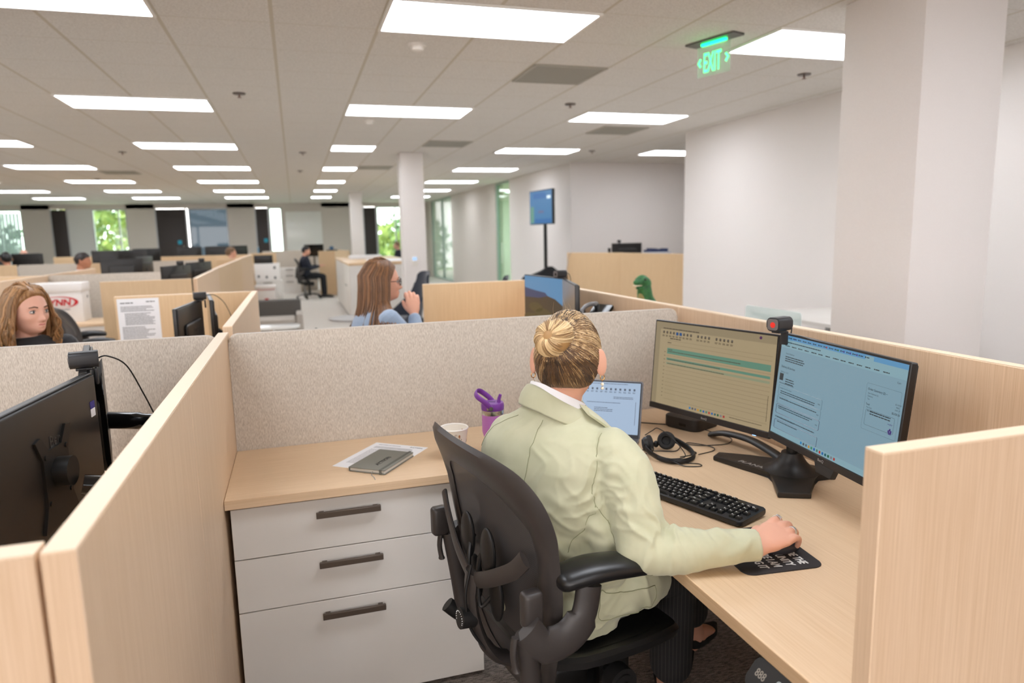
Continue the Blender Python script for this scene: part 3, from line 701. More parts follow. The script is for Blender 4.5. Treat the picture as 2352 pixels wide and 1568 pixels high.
# ---------------------------------------------------------------- dual stand
st = thing('monitor_stand', 'black three winged monitor stand carrying both lit monitors', 'stand', (1.43, 1.735, .74))
def wing(pts):
    g = G(); out = [(p[0]-1.43, p[1]-1.735) for p in pts]; g.prism(out, 0, .018, .005, 2); return g
base = [(1.285,1.938),(1.325,1.968),(1.40,1.90),(1.475,1.83),(1.50,1.79),(1.545,1.70),(1.512,1.655),(1.470,1.667),(1.432,1.640),(1.350,1.550),(1.268,1.590),(1.335,1.700),(1.352,1.735),(1.335,1.780),(1.318,1.83)]
part('base', wing(base), mat('stand_black', (30,27,25), .42), st)
g = G(); g.lathe([(.085,.0185),(.062,.028),(.045,.045),(.034,.062),(.03,.075),(.0001,.076)], 28, (0,0,0)); part('post_foot', g, mat('stand_black'), st)
g = G(); g.cyl((0,0,.07),(0,0,.31),.0165,n=20); part('post', g, black, st)
g = G(); g.tube([(-.01,-.02,.27),(.028,.0,.275),(.028,.0,.275)],[.012,.014,.012],10)
for (mm, FF, c) in ((m1, F1, (1.336,2.058,1.007)), (m2, F2, (1.364,1.513,1.020))):
    W_ = Matrix.Translation(c) @ Matrix.Rotation(R(195.5 if mm is m1 else 173.1), 4, 'Z') @ FF
    q = W_ @ Vector((0,0,-.0425)); q = q-Vector((1.43,1.735,.74)); q2 = W_ @ Vector((0,0,-.070)) - Vector((1.43,1.735,.74))
    g.tube(spline([(0.0,0,.275),(.04,q2.y*.4,.275),(q2.x+.01,q2.y*.85,.272),q2], 5), [(.014,.020)]*16, 10)
    gg = G(); gg.M = Matrix.Translation(-Vector((1.43,1.735,.74))) @ W_; gg.box(-.05,.05,-.05,.05,-.052,-.0415,.003); gg.cyl((0,0,-.052),(0,0,-.075),.018,n=16)
    part('mount_plate', gg, dark, st)
part('cross_bar', g, black, st)
g = G(); g.tube(spline([(.045,.08,.012),(.050,.18,.024),(.045,.28,.032),(.020,.38,.028),(.0,.44,.010)],6), [(.020,.010)]*25, 10); part('curved_foot', g, mat('stand_black'), st)
text('brand_mark', 'PLANAR', .026, mat('brand_print'), st, frame((-.107,.125,.0185),(.32,-.95,0),(.95,.32,0)), xs=1.1, shear=.15)
# ---------------------------------------------------------------- webcams
def webcam(label, loc, rz, red=True, group='cylindrical webcams clipped on monitors', cord=None):
    t = thing('webcam', label, 'webcam', loc, rz, group)      # looks toward local +X
    g = G(); g.M = Matrix.Translation((0,0,.021)) @ Matrix.Rotation(PI/2,4,'Y'); g.prism(rr2(-.0205,.0205,-.0225,.0225,.012,5), -.034, .030, .003, 2); part('housing', g, mat('webcam_charcoal', (34,34,36), .45), t)
    g = G(); g.M = Matrix.Translation((0,0,.021)) @ Matrix.Rotation(PI/2,4,'Y'); g.prism(rr2(-.0165,.0165,-.0185,.0185,.009,5), .0302, .0315); part('lens_ring', g, mat('webcam_grey', (110,104,102), .35), t)
    g = G(); g.cyl((.0315,.001,.020),(.0325,.001,.020),.0085,n=24); part('lens_cover' if red else 'lens', g, mat('signal_red', (235,50,38), .45) if red else black_gloss, t)
    g = G(); g.box(-.02,.018,-.014,.014,-.006,.0005,.002).box(-.030,-.022,-.012,.012,-.045,-.002,.003); part('clip', g, dark, t)
    text('brand_mark', 'ANKER', .0065, mat('brand_print'), t, frame((-.005,-.0229,.028),(1,0,0),(0,0,1)), xs=1.1)
    if cord: part('cord', (lambda g: g.tube(spline(cord,8), .0019, 8))(G()), black, t)
    return t
webcam('webcam with a red lens cover on top of the right lit monitor', (1.372, 1.742, 1.196), R(195), cord=[(-.033,-.006,.02),(-.052,-.004,.022),(-.062,-.002,.005),(-.055,0,-.035),(-.05,0,-.12)])
# ---------------------------------------------------------------- keyboard
kb = thing('keyboard', 'full size black keyboard with white legends on the maple desk', 'keyboard', (1.0327, 1.6717, .74), math.atan2(1.515-1.919, 1.173-1.017))
kb.location = ((1.017+1.173+1.013+.909)/4-.002, (1.919+1.515+1.423+1.832)/4, .74)
KL, KD = .434, .118
g = G(); g.M = Matrix.Translation((0,0,.007)) @ Matrix.Rotation(R(2.5),4,'X')
g.prism(rr2(-KL/2, KL/2, -KD/2-.006, KD/2, .012, 5), 0, .013, .003, 2); part('body', g, mat('keyboard_black', (30,30,32), .42), kb)
g = G(); g.M = Matrix.Translation((0,0,.0)); g.box(-.17,-.13,KD/2-.02,KD/2-.01,0,.009).box(.13,.17,KD/2-.02,KD/2-.01,0,.009).box(-.17,.17,-KD/2+.002,-KD/2+.01,0,.007); part('foot', g, dark, kb)
KM = Matrix.Translation((0,0,.007)) @ Matrix.Rotation(R(2.5),4,'X')
kmesh = {}; keym = mat('key_black', (26,26,28), .36); legm = mat('key_legend', (225,225,225), .5)
def key(x, y, w_, h_, leg):
    k = (round(w_,4), round(h_,4))
    if k not in kmesh:
        g = G(); g.M = KM; b_ = [(-w_/2+.001,-h_/2+.001),(w_/2-.001,-h_/2+.001),(w_/2-.001,h_/2-.001),(-w_/2+.001,h_/2-.001)]
        vs, fs = g.add([(p[0],p[1],.012) for p in b_]+[(p[0]*.80,p[1]*.80+.0006,.0195) for p in b_], [(3,2,1,0),(4,5,6,7),(0,1,5,4),(1,2,6,5),(2,3,7,6),(3,0,4,7)])
        bmesh.ops.bevel(g.b, geom=[e for e in {e for f in fs for e in f.edges}], offset=.0009, segments=2, affect='EDGES')
        me = g.mesh('key'); me.materials.append(keym); kmesh[k] = me
    o = link('key', kmesh[k], None, kb, (x, y*math.cos(R(2.5)), y*math.sin(R(2.5))))
    leg.append((x, y, w_))
legs = []; u = .0185; xs0 = -KL/2+.013; yb = -KD/2+.012
rows_ = [[1.25,1.25,1.25,6.0,1.25,1.25,1.25,1.5],[2.25]+[1]*10+[2.75],[1.75]+[1]*11+[2.25],[1.5]+[1]*12+[1.5],[1]*13+[2]]
for r_, row in enumerate(rows_):
    x = xs0
    for w_ in row: key(x+w_*u/2, yb+r_*u*.98, w_*u, u, legs); x += w_*u
y_ = yb+5.15*u*.98
x = xs0; key(x+u/2, y_, u, u*.75, legs)
for grp in range(3):
    for k in range(4): key(xs0+u*(2+grp*4.4+k)+u/2, y_, u, u*.72, legs)
x2 = xs0+15.25*u
for r_ in (3,4):
    for k in range(3): key(x2+u*(k+.5), yb+r_*u*.98, u, u, legs)
for k in range(3): key(x2+u*(k+.5), y_, u, u*.72, legs)
for k in range(3): key(x2+u*(k+.5), yb, u, u, legs)
key(x2+u*1.5, yb+u*.98, u, u, legs)
x3 = x2+3.2*u
for r_ in range(5):
    for k in range(4):
        if r_ == 0 and k == 1: continue
        if k == 3 and r_ in (1, 3): continue
        key(x3+u*(k+.5)*.97, yb+r_*u*.98, u*.97, u, legs)
g = G(); g.M = KM; rnd = random.Random(2)
for (x, y, w_) in legs:
    if w_ > .1: continue
    q = .0017 if w_ < .03 else .0034; quad(g, x-q-.003, x+q-.003, y+.0012, y+.0040, .0197); 
    if rnd.random() < .5: quad(g, x+.0015, x+.0032, y-.003, y-.001, .0197)
for k in range(4): lines(g, xs0+u*(2+3.6*k), KD/2-.0085, .0018, 1, .003, .05, .055, rnd, .0132)
part('key_legends', g, legm, kb, recalc=False)
text('brand_mark', 'logi', .011, legm, kb, KM @ Matrix.Translation((KL/2-.045, KD/2-.022, .0132)), bold=.0003)
g = G(); g.M = KM; g.prism(rr2(KL/2-.085, KL/2-.058, KD/2-.017, KD/2-.009, .0035, 4), .0128, .0134); part('status_lights', g, black_gloss, kb)
# ---------------------------------------------------------------- mouse pad and mouse
mp_ = thing('mouse_pad', 'black mouse pad with bold white slogan under the woman\'s hand', 'mouse pad', (1.016, 1.333, .74), R(-96))
g = G().prism(rr2(-.115,.115,-.098,.098,.024,6), 0, .003, .0008, 1); part('pad', g, mat('pad_black', (42,38,38), .85), mp_)
padt = mat('pad_print', (232,230,226), .7)
for k, s_ in enumerate(('WANT TO BE THE', 'COMMUNITY', 'WHERE I AM', 'LIVING IT')):
    text('slogan', s_, .0285, padt, mp_, Matrix.Translation((.094, .048-.0325*k, .0032)), align='RIGHT', xs=.66, shear=.12, bold=.0006)
ms = thing('computer_mouse', 'dark grey mouse under the woman\'s right hand', 'mouse', (1.066, 1.312, .743), R(12))
g = G(); vs = []
g.ell((0,0,.010), (.050,.029,.024), 24, 16)
for v in g.b.verts:
    if v.co.z < .0: v.co.z = 0
part('shell', g, mat('mouse_grey', (52,53,58), .4), ms); part('scroll_wheel', G().cyl((.03,-.003,.032),(.03,.003,.032),.008), black, ms)
# ---------------------------------------------------------------- laptop
lp = thing('laptop', 'open silver grey laptop with a pale document on screen', 'laptop', (1.15-.5*.315*.803, 2.20+.5*.315*.596, .74), 0)
dv = Vector((-.596,-.803,0)); sv = Vector((-.803,.596,0))   # toward the user / toward the user's left
LB = Matrix(((-sv.x,-dv.x,0,0),(-sv.y,-dv.y,0,0),(0,0,1,0),(0,0,0,1)))   # x: user's right, y: away, z up; origin hinge centre
g = G(); g.M = LB; g.prism(rr2(-.157,.157,-.222,.002,.010,4), .002, .016, .003, 2); part('base', g, mat('laptop_grey', (128,129,136), .35, .5), lp)
g = G(); g.M = LB; g.box(-.138,.138,-.122,-.02,.0158,.0164); part('key_well', g, mat('key_well', (40,40,44), .5), lp)
g = G(); g.M = LB
for r_ in range(6):
    for k in range(14):
        if r_ == 0 and 3 < k < 9: continue
        x = -.133+k*.019; g.box(x, x+.0165, -.120+r_*.0168, -.120+r_*.0168+.0145, .0163, .0180)
g.box(-.133+4*.019, -.133+9*.019-.0025, -.120, -.1055, .0163, .018)
part('keys', g, mat('laptop_key', (24,24,26), .4), lp)
g = G(); g.M = LB; rnd = random.Random(9)
for r_ in range(6):
    for k in range(14): quad(g, -.133+k*.019+.005, -.133+k*.019+.010, -.114+r_*.0168, -.111+r_*.0168, .0182)
part('key_legends', g, legm, lp, recalc=False)
g = G(); g.M = LB; g.prism(rr2(-.05,.05,-.20,-.135,.006,4), .0158, .0163); part('touchpad', g, mat('touchpad', (112,113,120), .3, .3), lp)
text('brand_script', 'ThinkBook', .012, mat('laptop_script', (70,70,76), .4), lp, LB @ Matrix.Translation((.085,-.20,.0163)), shear=.2)
for sx in (-.14,.14): part('foot', (lambda g: (setattr(g,'M',LB), g.box(sx-.01,sx+.01,-.2,-.01,0,.0025))[1])(G()), black, lp)
LS = LB @ Matrix.Translation((0,.001,.012)) @ Matrix.Rotation(R(90-22), 4, 'X')   # x right, y up the lid, z toward user
g = G(); g.M = LS; g.prism(rr2(-.157,.157,0,.214,.008,4), -.006, 0, .002, 1); part('lid', g, mat('laptop_grey'), lp)
g = G(); g.M = LS; g.prism(rr2(-.153,.153,.002,.211,.006,4), .0001, .0012); part('bezel', g, mat('laptop_bezel', (44,44,48), .4), lp)
g = G(); g.M = LS; quad(g, -.148,.148,.016,.206,.0014); part('screen', g, emat('laptop_page_glow', (178,200,226), .66), lp, recalc=False)
g = G(); g.M = LS; rnd = random.Random(11)
for k in range(16): x = -.14+k*.0175; quad(g, x, x+.007, .176, .184, .0016); lines(g, x-.002, .170, .0016, 2, .003, .008, .011, rnd, .0016)
lines(g, -.12, .199, .002, 1, .003, .22, .23, rnd, .0016); lines(g, -.05, .128, .002, 1, .003, .12, .13, rnd, .0016)
lines(g, -.02, .108, .0022, 3, .006, .05, .07, rnd, .0016); lines(g, -.02, .048, .002, 1, .003, .04, .05, rnd, .0016)
lines(g, .05, .150, .002, 2, .005, .07, .08, rnd, .0016)
part('screen_print', g, emat('laptop_print_glow', (96,108,128), .5), lp, recalc=False)
g = G(); g.M = LS; quad(g, .1335,.1348,.05,.135,.0016); part('scroll_bar', g, emat('laptop_bar_glow', (60,60,70), .5), lp, recalc=False)
for k in range(6):
    g = G(); g.M = LS; x = .02+k*.014; quad(g, x, x+.005, .019, .024, .0017); part('taskbar_icon', g, emat('cal_icon_%d' % (k+5), taskcols[k+5], .45), lp, recalc=False)
# ---------------------------------------------------------------- phone
ph = thing('phone', 'phone in a pink case at the woman\'s elbow beside the laptop', 'phone', (.955, 1.985, .74), R(-28))
part('case', G().prism(rr2(-.037,.037,-.076,.076,.012,5), 0, .010, .002, 2), mat('pink_case', (214,150,190), .45), ph)
part('screen', G().prism(rr2(-.033,.033,-.072,.072,.009,5), .0098, .0105), black_gloss, ph)
# ---------------------------------------------------------------- mini computer
pc = thing('mini_computer', 'small square black mini computer below the tan screen', 'computer', (1.445, 2.335, .74), R(22))
part('case', G().prism(rr2(-.078,.078,-.078,.078,.026,6), .002, .046, .004, 2), mat('mini_black', (38,33,30), .5), pc)
part('rubber_foot', G().prism(rr2(-.06,.06,-.06,.06,.02,4), 0, .003), black, pc)
text('logo_mark', 'hp', .03, mat('brown_print', (90,76,66), .5), pc, frame((.016,.012,.0463),(0,-1,0),(1,0,0)), shear=.3)
part('port', G().box(-.0795,-.0775,-.03,0,.016,.026), black_gloss, pc)
# ---------------------------------------------------------------- headset lying on the desk
def wp(px_, py_): return Vector((px_-1.17, py_-2.03, 0))
hs = thing('headset', 'black wired headset with ear cups lying on the maple desk', 'headset', (1.165, 2.035, .74)); hs.scale = (.88, .88, .88)
band = spline([(-.062,.058,.048),(-.078,.005,.030),(-.055,-.065,.014),(.0,-.108,.012),(.065,-.085,.013),(.098,-.015,.016),(.088,.055,.030),(.060,.085,.045)], 8)
part('headband', G().tube(band, [(.004,.012)]*len(band), 12, up=(0,0,1)), black, hs)
part('band_pad', G().tube(band[14:40], [(.007,.009)]*26, 12, up=(0,0,1)), mat('soft_black', (26,24,24), .7), hs)
def cup(c, n, nm):
    n = Vector(n).normalized(); q = n.to_track_quat('Z','Y').to_matrix().to_4x4(); g = G(); g.M = Matrix.Translation(c) @ q
    g.lathe([(.001,-.020),(.022,-.019),(.030,-.010),(.031,-.002)],28,cap=False); o = part('ear_cup', g, black, hs)
    g = G(); g.M = Matrix.Translation(c) @ q; g.lathe([(.031,-.003),(.036,.004),(.035,.014),(.028,.018),(.018,.015),(.015,.006),(.001,.004)],28,cap=False); part('ear_cushion', g, mat('soft_black'), o)
cup((-.056,.048,.040), (.9,-.25,.1), 'a'); cup((.038,.066,.040), (-.62,-.72,.25), 'b')
g = G(); g.tube(spline([(-.040,.062,.030),(-.012,.082,.028),(.004,.090,.024)],6), [.004]*13, 8); g.ell((.004,.090,.022),(.012,.010,.014),14,10); part('microphone', g, black, hs)
part('metal_slider', G().box(-.071,-.066,-.012,.004,.034,.042), chrome, hs)
cord = [(-.062,.058,.075),(-.02,.075,.085),(.005,.078,.090),(.03,.03,.07),(.05,-.02,.035),(.045,-.06,.010),(-.01,-.045,.004),(-.05,-.06,.020),(-.035,-.10,.016),(.0,-.135,.003),(.055,-.155,.003),(.060,-.130,.003),(.02,-.105,.003)]
part('cord', G().tube(spline(cord,8), .0019, 8), black, hs)
cord = [(-.07,.03,.01),(-.105,.015,.003),(-.09,.10,.004),(.00,.06,.003),(.06,.035,.003),(.12,.09,.003),(.145,.09,.006),(.115,.05,.003),(.125,-.01,.003),(.09,-.03,.003),(.04,-.035,.003)]
part('cord', G().tube(spline(cord,8), .0019, 8), black, hs)
cord = [(.30,.205,.020),(.34,.16,.006),(.36,.10,.003),(.30,.045,.003),(.20,.06,.003),(.15,.10,.003),(.17,.11,.003),(.22,.04,.003),(.205,-.01,.003),(.12,-.035,.003)]
part('cord', G().tube(spline(cord,8), .0019, 8), black, hs)
solo('power_cable', G().tube(spline([(1.20,2.50,.742),(1.28,2.44,.742),(1.36,2.38,.742),(1.38,2.375,.744)],8), .0022, 8), black, 'thin black cable on the desk between laptop and mini computer', 'cable')
# ---------------------------------------------------------------- paper cup
cu = thing('paper_cup', 'white paper cup printed with brown scrolls on the worktop', 'cup', (.478, 2.262, .74)); cu.scale = (1.22, 1.22, 1.22)
cupm = mat('cup_paper', (240,232,218), .6)
part('wall', G().lathe([(.026,.004),(.0395,.092)], 40, cap=False), cupm, cu); part('rim', G().lathe([(.0395,.0895),(.0412,.092),(.0395,.0945),(.038,.092),(.0395,.0895)], 40, cap=False), mat('cup_rim', (250,247,240), .5), cu)
part('bottom', G().lathe([(.0001,.002),(.0262,.002),(.0262,.006),(.0001,.006)], 32, cap=False), cupm, cu)
g = G(); rnd = random.Random(4); brown = mat('scroll_brown', (120,74,40), .6)
for k in range(34):
    a0 = rnd.uniform(0,2*PI); z0 = rnd.uniform(.018,.080); rr_ = rnd.uniform(.004,.010); sgn = rnd.choice((-1,1)); P = []
    for j in range(14):
        th = j*.45*sgn+k; q = rr_*(1-j/16); rad = .026+(.0395-.026)*(z0-.004)/.088+.0004
        zz = max(.008,min(.086,z0+q*math.sin(th))); rad = .026+(.0135)*(zz-.004)/.088+.0004; aa = a0+q*math.cos(th)/rad
        P.append((rad*math.cos(aa), rad*math.sin(aa), zz))
    g.tube(P, .0006, 4)
part('scroll_print', g, brown, cu)
g = G(); 
for k in range(9):
    a0 = k*.7; z0 = .03+.045*(k%2); rad = .026+.0135*(z0-.004)/.088+.0005
    g.M = Matrix.Translation((rad*math.cos(a0), rad*math.sin(a0), z0)) @ Matrix.Rotation(a0,4,'Z'); g.ell((0,0,0),(.0004,.003,.0045),8,6)
part('bean_print', g, mat('bean_tan', (170,110,60), .6), cu)
# ---------------------------------------------------------------- purple tumbler
tb = thing('water_bottle', 'purple insulated tumbler with a carry handle and straw', 'bottle', (.60, 2.20, .74), R(-22)); tb.scale = (.81, .81, .81)
orch = mat('orchid_coat', (188,116,186), .45); plum = mat('plum_plastic', (122,58,150), .42)
part('body', G().lathe([(.001,0),(.031,0),(.033,.004),(.0345,.085),(.037,.100),(.0445,.125),(.0455,.135),(.0455,.205),(.001,.206)], 40), orch, tb)
part('steel_band', G().lathe([(.0457,.203),(.0462,.205),(.0462,.221),(.0457,.223)], 40, cap=False), chrome, tb)
part('lid', G().lathe([(.001,.222),(.0465,.222),(.0475,.226),(.0475,.245),(.044,.252),(.001,.253)], 40), plum, tb)
part('lid_slot', G().box(-.018,.012,-.006,.006,.2528,.2545,.001), mat('dark_plum', (84,36,106), .5), tb)
part('straw', G().tube([(.026,.0,.250),(.028,0,.268),(.034,0,.285)],[.0085,.007,.0062],16), plum, tb)
hp = spline([(0,.050,.236),(-.022,.052,.262),(-.052,.046,.286),(-.066,.022,.296),(-.068,-.012,.294),(-.056,-.042,.284),(-.024,-.052,.262),(0,-.050,.236)],6)
hn = part('handle', G().tube(hp, [(.0035,.011)]*len(hp), 12, up=(1,0,0)), plum, tb)
for s_ in (-1,1):
    part('steel_link', G().box(-.018,.006,s_*.0500-.0015,s_*.0500+.0015,.228,.248,.001).cyl((0,s_*.047,.236),(0,s_*.0545,.236),.0085,n=20), chrome, hn)
# ---------------------------------------------------------------- paper, notebook, pen
sheet = thing('printed_sheet', 'white printed letter lying under the grey notebook', 'paper', (.2435, 2.3835, .74), math.atan2(.204,.16)-PI/2)
sheet.rotation_euler.z = R(52-90+0)
part('sheet', G().box(-.108,.108,-.140,.140,0,.0006), paper, sheet)
g = G(); rnd = random.Random(8); lines(g, -.085, .118, .0028, 1, .004, .09, .10, rnd, .0008); lines(g, -.085, .098, .0020, 4, .006, .14, .165, rnd, .0008); lines(g, -.085,.065,.0018,22,.0075,.1,.17,rnd,.0008)
part('print', g, ink, sheet, recalc=False); text('letterhead', 'ACTION', .011, inkd, sheet, Matrix.Translation((.045,.118,.0008)), xs=1.2)
part('green_block', G().box(.02,.075,-.136,-.118,.0005,.0009), mat('dark_green_print', (36,62,40), .7), sheet)
nbk = thing('notebook', 'grey hardcover notebook with an elastic strap on the printed sheet', 'notebook', (.2355, 2.3045, .7412), R(-37))
nb_c = mat('notebook_grey', (122,121,112), .6)
part('cover', G().prism(rr2(-.068,.068,-.100,.100,.005,3), .0115, .0145, .001, 1).prism(rr2(-.068,.068,-.100,.100,.005,3), 0, .0025), nb_c, nbk)
part('pages', G().box(-.064,.065,-.096,.097,.0024,.0116), mat('page_edges', (205,200,190), .8), nbk)
part('spine', G().box(-.0685,-.066,-.098,.098,.001,.0135), nb_c, nbk)
part('elastic_strap', G().box(.048,.056,-.1015,.1015,.0146,.0157).box(.048,.056,-.1025,-.1010,0,.0155).box(.048,.056,.1010,.1025,0,.0155), mat('strap_grey', (98,97,90), .7), nbk)
text('cover_lettering', 'ACTION', .019, mat('notebook_print', (44,44,42), .6), nbk, frame((.020,-.060,.0147),(0,1,0),(-1,0,0)), xs=1.25, bold=.0002)
g = G(); rnd = random.Random(6); g.M = frame((.006,-.03,.0147),(0,1,0),(-1,0,0)); lines(g, -.02, 0, .0014, 2, .004, .07, .08, rnd, 0); part('cover_print', g, mat('notebook_print'), nbk, recalc=False)
part('ribbon', G().tube(spline([(.02,-.095,.006),(.03,-.118,.002),(.045,-.130,.0008),(.062,-.150,.0008)],5), [(.0014,.0003)]*16, 6), mat('ribbon_grey', (150,146,136), .7), nbk)
bl = thing('blue_sticker', 'bright blue plastic tag peeking out under the notebook', 'tag', (.198, 2.378, .7407), R(-37+90))
part('disc', G().cyl((.062,-.018,0),(.062,-.018,.0012),.020,n=32), mat('bright_blue', (20,150,230), .5), bl); part('strip', G().box(-.075,.05,-.008,.010,0,.0008), mat('bright_blue'), bl)
# ---------------------------------------------------------------- left booth: monitors on arms
def quickmon(label, c, face, tilt=0, **k): return monitor(label, c, face, tilt, None, **k)
ml, FL = quickmon('large black monitor back nearest the camera at the left', (-.548, 1.668, 1.017), 180-5.7, 0, bulge=False)
q = G(); q.M = FL @ Matrix.Translation((-.232,.085,-.0252)) @ Matrix.Rotation(PI,4,'Y'); q.prism(rr2(-.0135,.0135,-.022,-.002,.002,2),0,.0006); part('asset_sticker', q, mat('sticker_white', (232,232,236), .5), ml)
q = G(); q.M = FL @ Matrix.Translation((-.232,.085,-.0252)) @ Matrix.Rotation(PI,4,'Y'); q.prism(rr2(-.0135,.0135,-.002,.016,.002,2),0,.0006); part('asset_sticker', q, mat('sticker_blue', (48,44,130), .5), ml)
ml2, FL2 = quickmon('black monitor seen edge on at the left, webcam on top', (-.590, 2.185, 1.020), 180+13, 0, brand=False)
q = G(); q.M = FL2; q.prism(rr2(-.19,.19,-.14,.14,.05,6), -.048, -.0250, .010, 3, taper=.8); part('rear_bulge', q, mat('monitor_black'), ml2)
ws = {}
webcam('webcam facing away on top of the edge on monitor at the left', (-.532, 1.985, 1.188), R(180+13), False, cord=[(-.034,0,.022),(-.055,0,.024),(-.095,-.03,-.01),(-.13,-.06,-.10),(-.15,-.07,-.16)])
arm = thing('twin_monitor_mount', 'black twin monitor arm clamped behind the left booth panel', 'monitor mount', (-.345, 2.03, .74))
part('clamp', G().box(-.03,.03,-.035,.035,0,.02,.003), black, arm); part('post', G().cyl((0,0,.02),(0,0,.22),.016,n=20), black, arm)
part('collar', G().cyl((0,0,.14),(0,0,.255),.024,n=20), black, arm)
part('collar_cap', G().lathe([(.024,.255),(.022,.264),(.001,.267)],20), dark, arm)
a1 = G(); a1.tube(spline([(0,0,.235),(.0,-.16,.215),(-.045,-.30,.20)],6), [(.013,.018)]*13, 12); a1.tube(spline([(-.045,-.30,.205),(-.10,-.335,.225),(-.135,-.345,.235)],6), [(.030,.022),(.030,.024)]+[(.028,.022)]*11, 14)
part('lower_arm', a1, black_gloss, arm)
a2 = G(); a2.tube(spline([(0,0,.25),(-.02,.06,.28),(-.06,.10,.27)],6), [(.010,.016)]*13, 12); a2.tube(spline([(-.055,.09,.262),(-.12,.115,.262),(-.196,.150,.262)],6), [(.020,.020)]*5+[(.026,.024)]*8, 14)
part('upper_arm', a2, black_gloss, arm)
pl_ = G(); pl_.M = Matrix.Translation(Vector((-.548,1.668,1.017))-Vector((-.345,2.03,.74))) @ Matrix.Rotation(R(174.3),4,'Z') @ FL
pl_.prism([(-.06,-.055),(-.085,-.11),(.085,-.11),(.06,-.055),(.06,.04),(.085,.085),(.06,.09),(.03,.055),(-.03,.055),(-.06,.09),(-.085,.085),(-.06,.04)], -.031, -.0251); pl_.cyl((0,0,-.031),(0,0,-.060),.032,n=24)
for sx in (-1,1):
    for sy in (-1,1): pl_.cyl((sx*.05,sy*.05-.005,-.031),(sx*.05,sy*.05-.005,-.034),.006,n=10)
part('mount_plate', pl_, black, arm)
# second booth on the left: same monitors one bay further
mm3, F3 = quickmon('black monitor back beside the panel with the printed sheet', (-.556, 3.905, 1.015), 180-5, 0, group=None)
mm4, F4 = quickmon('edge on black monitor behind the small monitor, second row', (-.50, 4.35, 1.015), 180+8, 0, brand=False)
webcam('webcam on the second row monitors at the left, with a looping cord', (-.515, 4.13, 1.182), R(190), False, cord=[(-.034,0,.022),(-.075,0,.022),(-.12,.02,-.02),(-.15,.06,-.10),(-.165,.10,-.17)])
arm2 = thing('desk_monitor_mount', 'black monitor arm behind the second row booth panel', 'monitor mount', (-.345, 4.28, .74))
part('post', G().cyl((0,0,0),(0,0,.30),.018,n=16), black, arm2); part('arm', G().tube(spline([(0,0,.22),(-.07,.0,.22),(-.128,.06,.25)],6), [(.02,.02)]*13, 12), black_gloss, arm2)
part('collar', G().cyl((0,0,.18),(0,0,.32),.026,n=16), black, arm2)
# paper on panel
ps = thing('pinned_sheet', 'white printed sheet pinned to the maple panel', 'paper', (-.925+.0, 4.8165, 1.165), 0)
ps.location = (-.955, 4.8165, 1.155)
part('sheet', G().box(-.118,.118,-.0012,0,-.315,0), paper, ps)
g = G(); rnd = random.Random(12); g.M = frame((0,-.0016,0),(1,0,0),(0,0,1)); lines(g,-.10,-.03,.006,1,.01,.07,.075,rnd,0); lines(g,.045,-.025,.006,1,.01,.05,.055,rnd,0)
lines(g,-.10,-.052,.0035,4,.009,.14,.19,rnd,0); lines(g,-.08,-.095,.0035,9,.0085,.12,.17,rnd,0); lines(g,-.10,-.18,.0035,14,.0092,.12,.19,rnd,0)
part('print', g, ink, ps, recalc=False)
# ================================================================ task chairs
frm = mat('chair_graphite', (58,53,51), .42); frm2 = mat('chair_black', (24,23,23), .45); padm = mat('arm_pad_black', (22,22,23), .33)
meshm = frost('chair_mesh_weave', (66,62,62), .78, .7)
def mesh_weave(m):
    nt, N, L, b = NT(m)
    tc = N.new('ShaderNodeTexCoord'); sp = N.new('ShaderNodeSeparateXYZ'); L.new(tc.outputs['Object'], sp.inputs[0])
    def st(o, f):
        a = N.new('ShaderNodeMath'); a.operation = 'MULTIPLY'; a.inputs[1].default_value = f; L.new(o, a.inputs[0])
        p = N.new('ShaderNodeMath'); p.operation = 'SINE'; L.new(a.outputs[0], p.inputs[0]); return p
    s1 = st(sp.outputs[1], 1600); s2 = st(sp.outputs[2], 1100)
    ad = N.new('ShaderNodeMath'); ad.operation = 'ADD'; L.new(s1.outputs[0], ad.inputs[0]); L.new(s2.outputs[0], ad.inputs[1])
    mr = N.new('ShaderNodeMapRange'); mr.inputs[1].default_value = -1.2; mr.inputs[2].default_value = .8; mr.inputs[3].default_value = .84; mr.inputs[4].default_value = 1.0
    L.new(ad.outputs[0], mr.inputs[0]); L.new(mr.outputs[0], b.inputs['Alpha'])
mesh_weave(meshm)
def bx_(z):   # rake of the back, centre line
    return float(np.interp(z, [.36,.45,.50,.65,.85,1.02,1.1], [-.185,-.205,-.218,-.238,-.270,-.325,-.352]))
def back_pt(y, z, off=0):
    e = abs(y)/.29; return Vector((bx_(z)+.045*e**2.4+off, y, z))
OUT = [(0,1.022),(.10,1.022),(.18,1.016),(.245,.996),(.283,.955),(.297,.90),(.293,.83),(.288,.76),(.282,.70),(.262,.62),(.240,.54),(.215,.47),(.175,.405),(.10,.372),(0,.366)]
INN = [(0,.938),(.09,.932),(.15,.914),(.195,.882),(.222,.850),(.230,.79),(.222,.74),(.206,.69),(.205,.64),(.202,.58),(.190,.52),(.168,.465),(.135,.430),(.08,.412),(0,.408)]
def GS(M): g = G(); g.M = M; return g
